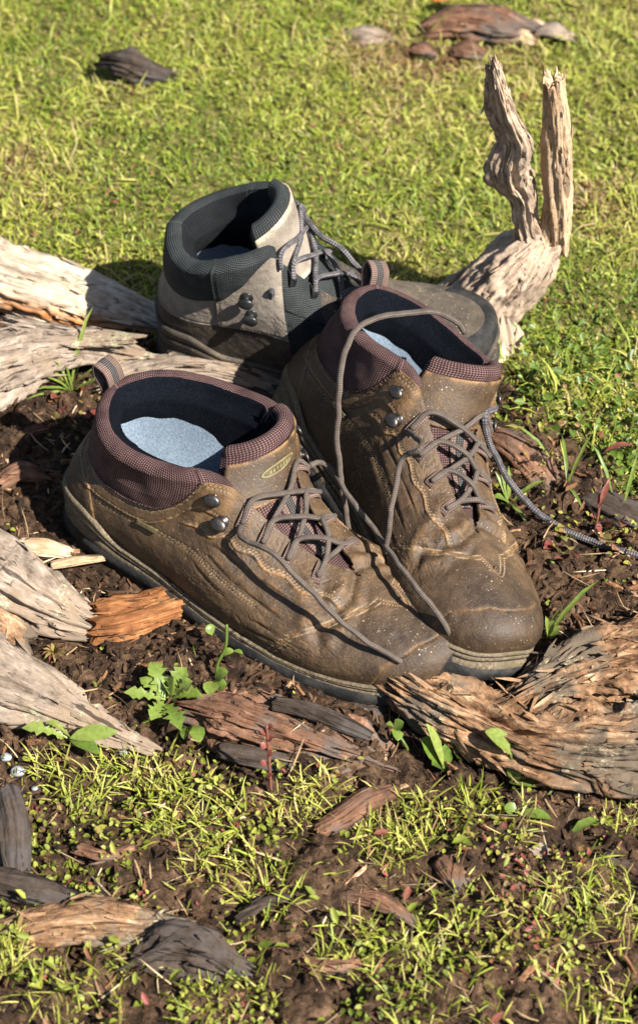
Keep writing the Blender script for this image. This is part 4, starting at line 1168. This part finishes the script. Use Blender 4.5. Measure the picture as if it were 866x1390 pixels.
V, F, m = blade_geo(P, RNG.uniform(0, 2*np.pi, N), RNG.uniform(.08, 1.25, N), length, RNG.uniform(.0008, .0020, N), RNG.uniform(.2, 1.9, N), 3, RNG.normal(0, .6, N))
lawn = add_mesh('lawn_grass', V, F, M_GRASS, None, attrs={'hue': np.repeat(hue, m)})
tag(lawn, 'short yellowish green lawn grass with dry thatch behind the boots', 'grass', None, 'stuff')

# --- small round leaves: moss, clover and seedlings
def leaflets(n, fn, size, hue_fn, name, mat, label, box=(-.6, .6, -.62, 1.0), tilt=.7, lift=.008, wide=.32):
    x, y, z = scatter(n, *box, fn)
    N = len(x); z = z + RNG.uniform(0, lift, N)
    a = RNG.uniform(0, 2*np.pi, N); sz = RNG.uniform(*size, N)
    nx, ny = RNG.normal(0, tilt, N), RNG.normal(0, tilt, N)
    nrm = unit(np.stack([nx, ny, np.ones(N)], -1))
    d = unit(np.stack([np.cos(a), np.sin(a), -(nrm[:, 0]*np.cos(a) + nrm[:, 1]*np.sin(a)) / nrm[:, 2]], -1)); e = np.cross(nrm, d)
    out = [(0, 0, 0), (.35, wide, .10), (.75, wide * .85, .10), (1, 0, -.10), (.75, -wide * .85, .10), (.35, -wide, .10)]
    C = np.stack([x, y, z], -1)
    V = np.stack([C + sz[:, None] * (d*p + e*q + nrm*h) for p, q, h in out], 1).reshape(-1, 3)
    b = np.arange(N)[:, None] * 6
    F = np.concatenate([b + np.array([[0, 1, 2, 3]]), b + np.array([[0, 3, 4, 5]])])
    o = add_mesh(name, V, F, mat, None, attrs={'hue': np.repeat(np.clip(hue_fn(x, y, N), 0, 1), 6)})
    return tag(o, label, 'ground cover', None, 'stuff')

def cover_d(x, y):
    l, f = masks(x, y); px, py = pxy(x, y)
    edge = np.exp(-((py - 55 - np.interp(px, LAWN[:, 0], LAWN[:, 1])) / 60.)**2) * (px > 620) * .5
    cl = sstep(-.40, .20, fbm(np.stack([x*20, y*20, 0*x], -1), 3, 81))
    return np.clip(f * cl * .9 + edge * cl + l * .22 + .012 * (1 - l), 0, 1) * clear_of(x, y, .004)
leaflets(130000, cover_d, (.0022, .0060), lambda x, y, N: .45 + .3 * fbm(np.stack([x*16, y*16, 0*x], -1), 2, 83) + RNG.normal(0, .14, N) + (RNG.uniform(0, 1, N) < .10 * sstep(-.3, .2, fbm(np.stack([x*10, y*10, 0*x+3], -1), 2, 85)) * (pxy(x, y)[1] > 900)) * .42,
         'ground_cover', M_MOSS, 'tiny moss, clover and reddish sorrel leaves in the foreground soil')
def clover_d(x, y):
    l, f = masks(x, y); px, py = pxy(x, y)
    return l * sstep(600, 700, px) * sstep(420, 520, py) * .4 * clear_of(x, y, .004)
leaflets(16000, clover_d, (.005, .010), lambda x, y, N: .30 + RNG.normal(0, .13, N), 'clover_patch', M_GREEN, 'fresh green clover leaves in the lawn at the right of the boots', lift=.014, box=(.05, .6, -.1, .4))

def sorrel_d(x, y):
    l, f = masks(x, y)
    return f * sstep(-.2, .3, fbm(np.stack([x*12 + 4, y*12, 0*x], -1), 3, 87)) * clear_of(x, y, .006)
leaflets(1500, sorrel_d, (.006, .012), lambda x, y, N: .40 + RNG.normal(0, .2, N) + (RNG.uniform(0, 1, N) < .22) * .45, 'sorrel_leaves', M_MOSS, 'larger sorrel leaves, green to dull red, between the foreground grass tufts', tilt=.8, lift=.014, wide=.20, box=(-.5, .5, -.6, -.1))
x, y, z = scatter(2600, -.5, .5, -.6, .35, lambda x, y: (1 - masks(x, y)[0]) * .7 * clear_of(x, y, .004))
N = len(x)
V, F, m = blade_geo(np.stack([x, y, z + .002], -1), RNG.uniform(0, 2*np.pi, N), RNG.uniform(-.05, .35, N), RNG.uniform(.008, .034, N), RNG.uniform(.0006, .0014, N), RNG.uniform(-.2, .5, N), 3, RNG.normal(0, .4, N))
tag(add_mesh('dry_stems', V, F, m_leaf('dry_straw', [(0, (.10, .05, .025)), (.5, (.36, .24, .12)), (1, (.58, .46, .28))], .1), None, attrs={'hue': np.repeat(RNG.uniform(0, 1, N), m)}), 'dry straw and rootlets strewn over the dark soil', 'straw', None, 'stuff')
# --- foreground grass: scattered thin blades plus tufts
tuft_px = [(545, 1125, 60, 1.0), (520, 1150, 50, .8), (600, 1130, 45, .6), (430, 1080, 40, .9), (405, 1105, 45, .8), (110, 1085, 45, .7), (160, 1060, 45, .9), (215, 1060, 45, .9), (260, 1085, 50, .8),
           (300, 1120, 45, .7), (225, 1110, 40, .7), (70, 1040, 30, .6), (480, 1285, 55, .7), (560, 1290, 40, .5), (760, 1230, 50, .6), (820, 1210, 50, .6), (850, 1240, 45, .6), (640, 1090, 35, .6),
           (20, 1295, 35, .9), (170, 1300, 35, .5), (700, 1110, 40, .4), (340, 1190, 45, .6), (280, 1180, 45, .6), (370, 1230, 45, .5), (840, 1110, 30, .5), (600, 1240, 60, .35), (690, 1270, 60, .35), (300, 1340, 80, .5), (600, 1360, 90, .5), (100, 1370, 80, .5), (800, 1350, 80, .5)]
BX, BH, BL, BW = [], [], [], []
for (px, py, rad, dens) in tuft_px:
    n = int(125 * dens * (rad / 45.))
    c = gpt(px, py); rr = rad / 1722. * .75
    a, q = RNG.uniform(0, 2*np.pi, n), np.sqrt(RNG.uniform(0, 1, n)) * rr
    BX.append(np.stack([c[0] + np.cos(a)*q, c[1] + np.sin(a)*q*1.1, 0*a], -1)); BH.append(np.full(n, RNG.uniform(.50, .70))); BL.append(np.full(n, 1.0)); BW.append(np.full(n, 1.0))
def fore_d(x, y):
    l, f = masks(x, y); px, py = pxy(x, y)
    edge = np.exp(-((py - 30 - np.interp(px, LAWN[:, 0], LAWN[:, 1])) / 45.)**2) * .35
    return np.clip(f * .55 * sstep(-.2, .5, fbm(np.stack([x*15, y*15, 0*x], -1), 2, 91)) + edge * (px > 640) + .01, 0, 1) * clear_of(x, y, .006)
x, y, z = scatter(7000, -.6, .6, -.62, .3, fore_d)
BX.append(np.stack([x, y, 0*x], -1)); BH.append(RNG.uniform(.3, .6, len(x))); BL.append(np.full(len(x), .75)); BW.append(np.full(len(x), .9))
P = np.concatenate(BX); P[:, 2] = gz(P[:, 0], P[:, 1]) - .001
ok = clear_of(P[:, 0], P[:, 1], .004) > 0
N = len(P); hue = np.clip(np.concatenate(BH) + RNG.normal(0, .13, N) + (RNG.uniform(0, 1, N) < .08) * .3, 0, 1)[ok]
LL = (np.concatenate(BL) * RNG.uniform(.007, .025, N))[ok]; WW = (np.concatenate(BW) * RNG.uniform(.0007, .0017, N))[ok]; P = P[ok]; N = len(P)
V, F, m = blade_geo(P, RNG.uniform(0, 2*np.pi, N), RNG.uniform(.35, 1.45, N), LL, WW, RNG.uniform(.1, 1.2, N), 4, RNG.normal(0, .3, N))
tag(add_mesh('foreground_grass', V, F, M_GRASS, None, attrs={'hue': np.repeat(hue, m)}), 'yellow green grass tufts growing in the foreground soil', 'grass', None, 'stuff')

# --- soil crumbs and bark litter
def litter_d(x, y):
    l, f = masks(x, y)
    return np.clip((1 - l) * (.75 - .4 * f) + .015 * l, 0, 1) * clear_of(x, y, -.003)
def chips(n, fn, size, aspect, hue_fn, name, mat, label, cat, box=(-.58, .58, -.6, .45)):
    x, y, z = scatter(n, *box, fn); N = len(x)
    sz = RNG.uniform(0, 1, N)**2.2 * (size[1] - size[0]) + size[0]
    base = np.array([[-1, -.5, -.3], [1, -.4, -.3], [.9, .5, -.3], [-.8, .6, -.3], [-.8, -.3, .35], [.7, -.4, .25], [.8, .35, .4], [-.6, .4, .3]])
    B = base[None] * (1 + RNG.uniform(-.35, .35, (N, 8, 3))) * np.stack([sz, sz * RNG.uniform(*aspect, N), sz * RNG.uniform(.25, .7, N)], -1)[:, None]
    a, b = RNG.uniform(0, 2*np.pi, N), RNG.normal(0, .4, N)
    ca, sa, cb, sb = np.cos(a), np.sin(a), np.cos(b), np.sin(b)
    X = B[..., 0]*cb[:, None] - B[..., 2]*sb[:, None]; Z = B[..., 0]*sb[:, None] + B[..., 2]*cb[:, None]; Y = B[..., 1]
    V = np.stack([X*ca[:, None] - Y*sa[:, None], X*sa[:, None] + Y*ca[:, None], Z], -1) + np.stack([x, y, z + sz*.15], -1)[:, None]
    f = np.array([[0, 3, 2, 1], [4, 5, 6, 7], [0, 1, 5, 4], [1, 2, 6, 5], [2, 3, 7, 6], [3, 0, 4, 7]])
    F = (np.arange(N)[:, None, None] * 8 + f[None]).reshape(-1, 4)
    o = add_mesh(name, V.reshape(-1, 3), F, mat, None, attrs={'hue': np.repeat(hue_fn(N), 8)}, smooth=False)
    return tag(o, label, cat, None, 'stuff')
def m_chip(name, stops):
    t = NT(name); c = t.coord(); n = t.noise(c, 300, 4, .7)
    col = t.ramp(t.math('ADD', t.attr('hue'), t.rng(n, .3, .7, -.15, .15)), stops)
    return t.principled(col, .85, t.bump(n, .0012, .8), Specular_IOR_Level=.15)
chips(80000, litter_d, (.0010, .0050), (.4, 1.), lambda N: np.clip(RNG.normal(.38, .2, N), 0, 1), 'soil_crumbs',
      m_chip('soil_crumb', [(0, (.008, .005, .003)), (.35, (.030, .017, .010)), (.62, (.080, .045, .025)), (.82, (.17, .09, .047)), (1, (.36, .25, .15))]), 'dark crumbs of soil and rotten bark round the boots', 'soil')
chips(6500, litter_d, (.0025, .0105), (.12, .45), lambda N: np.clip(RNG.normal(.45, .25, N), 0, 1), 'bark_litter',
      m_chip('bark_litter', [(0, (.014, .008, .005)), (.4, (.058, .030, .016)), (.7, (.17, .08, .037)), (.88, (.33, .19, .10)), (1, (.52, .40, .27))]), 'slivers of broken bark and twig scattered on the soil', 'bark litter')

# ------------------------------------------------------------------ single plants
OUT = {'oval': [(0, .05), (.2, .62), (.45, 1), (.7, .85), (.9, .42), (1, .02)],
       'lobed': [(0, .10), (.10, .16), (.17, .62), (.23, .34), (.31, .30), (.38, .85), (.44, .42), (.50, .38), (.60, 1.0), (.67, .55), (.74, .78), (.86, .40), (1, .02)],
       'long': [(0, .45), (.3, 1), (.7, .8), (1, .03)]}
def leaf(parent, a, b, width, shape, mat, hue, arch=.25, roll=0.0, name='leaf'):
    """one leaf from a to b (local points)"""
    a, b = np.asarray(a, float), np.asarray(b, float); L = np.linalg.norm(b - a)
    prof = np.array(OUT[shape]); t = prof[:, 0]
    up = np.array([0, 0, 1.]); C = a + (b - a) * t[:, None] + up * (arch * L * 4 * t * (1 - t) * .5)[:, None]
    tg = unit(np.gradient(C, axis=0)); sd = unit(np.cross(tg, up)); nn = np.cross(sd, tg)
    sd = sd * math.cos(roll) + nn * math.sin(roll); nn = np.cross(sd, tg)
    w = prof[:, 1] * width * .5
    jit = 1 + RNG.uniform(-.18, .18, (len(t), 2)) * (shape == 'lobed')
    V = np.stack([C - sd * (w * jit[:, 0])[:, None] + nn * (w * .35)[:, None], C, C + sd * (w * jit[:, 1])[:, None] + nn * (w * .35)[:, None]], 1).reshape(-1, 3)
    return add_mesh(name, V, grid_faces(len(t), 3), mat, parent, attrs={'hue': np.clip(np.full(len(V), hue) + np.repeat(RNG.normal(0, .05, len(t)), 3), 0, 1)})

def plant(name, label, cat, px, py, leaves, mat, group='wild plants growing round the boots', stems=(), stem_mat=None):
    """leaves: (bx, by, bz, tx, ty, tz, width, shape, hue): pixels of base and tip and their heights above the soil"""
    o = gpt(px, py); root = empty(name, o, label, cat, group)
    z0 = o[2]
    for (bx, by, bz, tx, ty, tz, w, sh, hu) in leaves:
        leaf(root, ground_pt(bx, by, z0 + bz) - o, ground_pt(tx, ty, z0 + tz) - o, w, sh, mat, hu, RNG.uniform(.1, .35), RNG.normal(0, .25))
    for st in stems:
        P = [ground_pt(x_, y_, z0 + z_) - o for x_, y_, z_ in st]
        v, f, uv = tube_geo(path(P, 14), .0011, 6)
        add_mesh('stem', v, f, stem_mat or mat, root, attrs={'hue': np.full(len(v), .35)})
    return root

plant('leafy_weed', 'bright green lobed weed in the bare soil below the orange wood chunk', 'plant', 225, 950,
      [(225, 950, .004, 168, 940, .010, .012, 'lobed', .75), (225, 948, .004, 205, 898, .016, .016, 'lobed', .65), (228, 948, .004, 254, 906, .016, .018, 'lobed', .7), (230, 950, .004, 278, 946, .010, .016, 'lobed', .6),
       (226, 955, .004, 246, 992, .010, .016, 'lobed', .55), (222, 952, .004, 205, 978, .008, .016, 'lobed', .65), (232, 945, .006, 236, 918, .026, .016, 'lobed', .85), (222, 946, .006, 190, 920, .012, .013, 'lobed', .7),
       (262, 985, .003, 272, 1008, .006, .012, 'oval', .6), (262, 985, .003, 250, 1004, .006, .012, 'oval', .6), (240, 945, .008, 262, 925, .02, .013, 'lobed', .8)], M_GREEN)
plant('seedling', 'thin curved seedling stem with small leaves against the sole of the front boot', 'plant', 294, 935,
      [(292, 925, .004, 310, 912, .014, .012, 'oval', .6), (292, 925, .004, 284, 944, .006, .013, 'oval', .7), (296, 935, .002, 308, 928, .006, .011, 'oval', .55), (300, 890, .020, 318, 884, .024, .006, 'oval', .6), (316, 884, .02, 330, 888, .02, .006, 'oval', .6), (288, 862, .014, 282, 848, .02, .008, 'oval', .6)],
      M_GREEN, stems=[[(294, 925, .002), (296, 900, .016), (306, 880, .028), (308, 848, .045)], [(297, 898, .016), (304, 888, .021), (316, 884, .022)]])
plant('clover_sprig', 'two leaved clover sprig in front of the rotten root, left of the paler sorrel leaves', 'plant', 545, 1010,
      [(536, 990, .018, 524, 984, .022, .010, 'oval', .6), (536, 990, .018, 548, 980, .024, .010, 'oval', .65), (536, 990, .018, 540, 1006, .016, .010, 'oval', .55)], M_GREEN, stems=[[(560, 1030, .0), (548, 1008, .012), (536, 990, .018)]])
plant('sorrel', 'yellowing sorrel with upright leaves in the shade of the rotten root', 'plant', 590, 1050,
      [(598, 1040, .004, 572, 1002, .024, .016, 'oval', .4), (602, 1042, .004, 578, 982, .040, .010, 'oval', .95), (600, 1045, .002, 586, 1038, .014, .014, 'oval', .35), (604, 1046, .002, 604, 1010, .018, .010, 'oval', .5)], M_GREEN, stems=[[(602, 1046, .0), (596, 1020, .016), (580, 990, .034)]])
plant('sorrel', 'single oval leaf held up on a stalk against the rotten root', 'plant', 697, 1060,
      [(692, 1024, .030, 658, 992, .040, .016, 'oval', .85), (690, 1062, .006, 735, 1068, .012, .014, 'oval', .75), (695, 1062, .008, 703, 1040, .02, .012, 'oval', .6)], M_GREEN, stems=[[(697, 1060, .0), (696, 1040, .018), (692, 1022, .030)]])
plant('sorrel', 'dark sorrel with a reddish stalk under the rotten root, between the paler leaves', 'plant', 684, 1058,
      [(655, 1030, .010, 628, 1018, .016, .014, 'oval', .25), (660, 1032, .010, 672, 1018, .016, .010, 'oval', .3), (622, 1035, .004, 616, 1022, .016, .011, 'oval', .5)], M_GREEN, stems=[[(684, 1058, .0), (672, 1042, .008), (655, 1030, .010)]], stem_mat=M_RED)
plant('low_leaf', 'flat pointed leaf on the soil just below the rotten root', 'plant', 715, 1110,
      [(702, 1105, .003, 748, 1112, .006, .011, 'oval', .5), (778, 1130, .003, 812, 1112, .008, .008, 'long', .6), (700, 1104, .003, 684, 1095, .006, .010, 'oval', .6)], M_GREEN)
plant('grass_tuft', 'grass tuft with one tall blade among the roots left of the front boot', 'grass tuft', 98, 535,
      [(98, 520, .0, 127, 416, .055, .0034, 'long', .9), (96, 530, .0, 55, 512, .016, .0032, 'long', .7), (96, 530, .0, 45, 530, .010, .003, 'long', .6), (98, 528, .0, 62, 500, .022, .003, 'long', .75), (100, 528, .0, 134, 498, .022, .0028, 'long', .7),
       (100, 528, .0, 112, 490, .026, .0028, 'long', .65), (97, 530, .0, 76, 488, .028, .003, 'long', .8), (102, 530, .0, 132, 515, .014, .0028, 'long', .5), (96, 532, .0, 36, 542, .006, .003, 'long', .8), (99, 530, .0, 90, 495, .025, .0026, 'long', .5)], M_GREEN)
rl = []
for q in range(34):
    bx_, by_ = RNG.uniform(62, 140), RNG.uniform(520, 582)
    rl.append((bx_, by_, .002, bx_ + RNG.uniform(-13, 13), by_ + RNG.uniform(-12, 8), RNG.uniform(.005, .014), RNG.uniform(.006, .009), 'oval', RNG.uniform(0, 1)))
plant('red_weed', 'low weed with round red and green leaves behind the heel of the front boot', 'plant', 100, 560, rl, M_RED)
rl = []
for q in range(26):
    bx_, by_ = RNG.uniform(750, 870), RNG.uniform(705, 765)
    rl.append((bx_, by_, .002, bx_ + RNG.uniform(-16, 16), by_ + RNG.uniform(-12, 6), RNG.uniform(.005, .014), RNG.uniform(.006, .010), 'oval', RNG.uniform(0, .9)))
plant('red_weed', 'low reddish sorrel leaves under the speckled lace at the right', 'plant', 805, 735, rl, M_RED)
plant('sorrel_stalk', 'upright red seed stalk in the lawn edge at the right', 'plant', 808, 725,
      [(812, 690, .026, 818, 668, .036, .006, 'oval', .15), (814, 685, .03, 826, 655, .042, .005, 'oval', .2), (810, 705, .012, 800, 700, .018, .006, 'oval', .3)], M_RED, stems=[[(806, 725, .0), (811, 700, .018), (818, 665, .038), (826, 650, .044)]])
plant('sorrel_stalk', 'thin upright red seed stalk in front of the reddish bark slab', 'plant', 366, 1072,
      [(362 + RNG.uniform(-2, 2), y_, .06 - (y_ - 985) * .0006, 362 + s_ * 9, y_ - 5, .063 - (y_ - 985) * .0006, .0055, 'oval', .1) for y_, s_ in ((990, 1), (998, -1), (1006, 1), (1016, -1), (1026, 1), (1040, -1), (1056, 1))], M_RED, stems=[[(368, 1074, .0), (366, 1040, .022), (362, 985, .060)]])
plant('long_grass', 'long bright grass blade arching up beside the right boot toe', 'grass tuft', 750, 862,
      [(742, 866, .0, 812, 788, .034, .0042, 'long', .7), (738, 862, .0, 764, 822, .02, .003, 'long', .55), (745, 866, .0, 740, 836, .018, .004, 'long', .85), (742, 866, .0, 752, 842, .016, .006, 'oval', .9), (746, 868, .0, 760, 850, .012, .006, 'oval', .8)], M_GREEN)
plant('long_grass', 'grass sprig in the soil beside the reddish root stub', 'grass tuft', 690, 685,
      [(690, 682, .0, 672, 640, .020, .004, 'long', .7), (690, 682, .0, 678, 630, .025, .004, 'long', .6), (690, 680, .0, 690, 632, .026, .0036, 'long', .75), (694, 684, .0, 740, 652, .016, .005, 'long', .7), (694, 686, .0, 716, 712, .004, .004, 'long', .6), (690, 684, .0, 668, 676, .006, .012, 'oval', .6), (696, 690, .0, 672, 686, .006, .010, 'oval', .5)], M_GREEN)
plant('long_grass', 'arching grass blades at the lawn edge beside the speckled lace', 'grass tuft', 770, 660,
      [(770, 660, .0, 802, 590, .035, .0034, 'long', .8), (770, 658, .0, 762, 590, .022, .003, 'long', .6), (745, 620, .0, 690, 575, .018, .003, 'long', .7), (772, 662, .0, 790, 690, .006, .003, 'long', .7), (848, 680, .0, 866, 612, .03, .003, 'long', .6), (830, 668, .0, 800, 600, .03, .003, 'long', .5)], M_GREEN)
plant('fallen_leaf', 'pinkish dead leaf lying in the lawn at the right edge', 'leaf', 838, 612, [(818, 616, .012, 862, 606, .014, .010, 'oval', .25)], M_RED, 'dead leaves on the ground')
plant('rosette_leaf', 'pale yellow green toothed leaves at the tip of the long bleached root', 'plant', 95, 1000,
      [(92, 1002, .004, 30, 988, .008, .012, 'lobed', .9), (95, 1002, .004, 160, 994, .010, .012, 'oval', .8), (95, 1004, .002, 136, 1024, .004, .012, 'oval', .4), (95, 1000, .004, 62, 980, .012, .010, 'lobed', .85)], M_GREEN)
plant('spiky_moss', 'small spiky red and green sprig between the two grey limbs', 'plant', 75, 885,
      [(74, 886, .0, 74 + 16 * math.cos(a_), 886 + 14 * math.sin(a_), .008, .003, 'long', RNG.uniform(.1, 1)) for a_ in np.linspace(0, 6, 13)], M_RED)
plant('fallen_leaf', 'orange leaf at the top edge of the lawn above the bark slab', 'leaf', 618, 2, [(588, 2, .02, 648, -2, .02, .02, 'oval', .45)], m_leaf('orange_leaf', [(0, (.55, .10, .02)), (1, (.75, .20, .04))], .2), 'dead leaves on the ground')
# pebbles
def m_stone():
    t = NT('pebble_stone'); n = t.noise(t.coord(), 200, 4)
    return t.principled(t.ramp(n, [(.35, (.12, .125, .13)), (.6, (.26, .27, .275))]), .7)
M_STONE = m_stone()
for (px, py, rr, lab) in ((8, 1028, .0042, 'pale blue pebble at the left edge, upper of two'), (24, 1047, .0052, 'pale pebble near the left edge, larger and lower of two'), (48, 1070, .0026, 'tiny grey pebble in the soil right of two paler ones'), (168, 1022, .0034, 'small pale pebble beside the tip of the long bleached root'),
                          (28, 1092, .0022, 'tiny blue grey pebble in dark soil beside the black stick')):
    p = gpt(px, py, rr * .3); a, b = np.meshgrid(np.linspace(0, np.pi, 9), np.linspace(0, 2*np.pi, 14, endpoint=False), indexing='ij')
    V = np.stack([np.sin(a)*np.cos(b), np.sin(a)*np.sin(b)*.8, np.cos(a)*.65], -1).reshape(-1, 3) * rr
    V *= (1 + .16 * fbm(V * 260 + px, 2, 3))[:, None]
    o = add_mesh('pebble', V, grid_faces(9, 14, True), M_STONE); o.location = p
    tag(o, lab, 'pebble', 'pebbles in the soil')
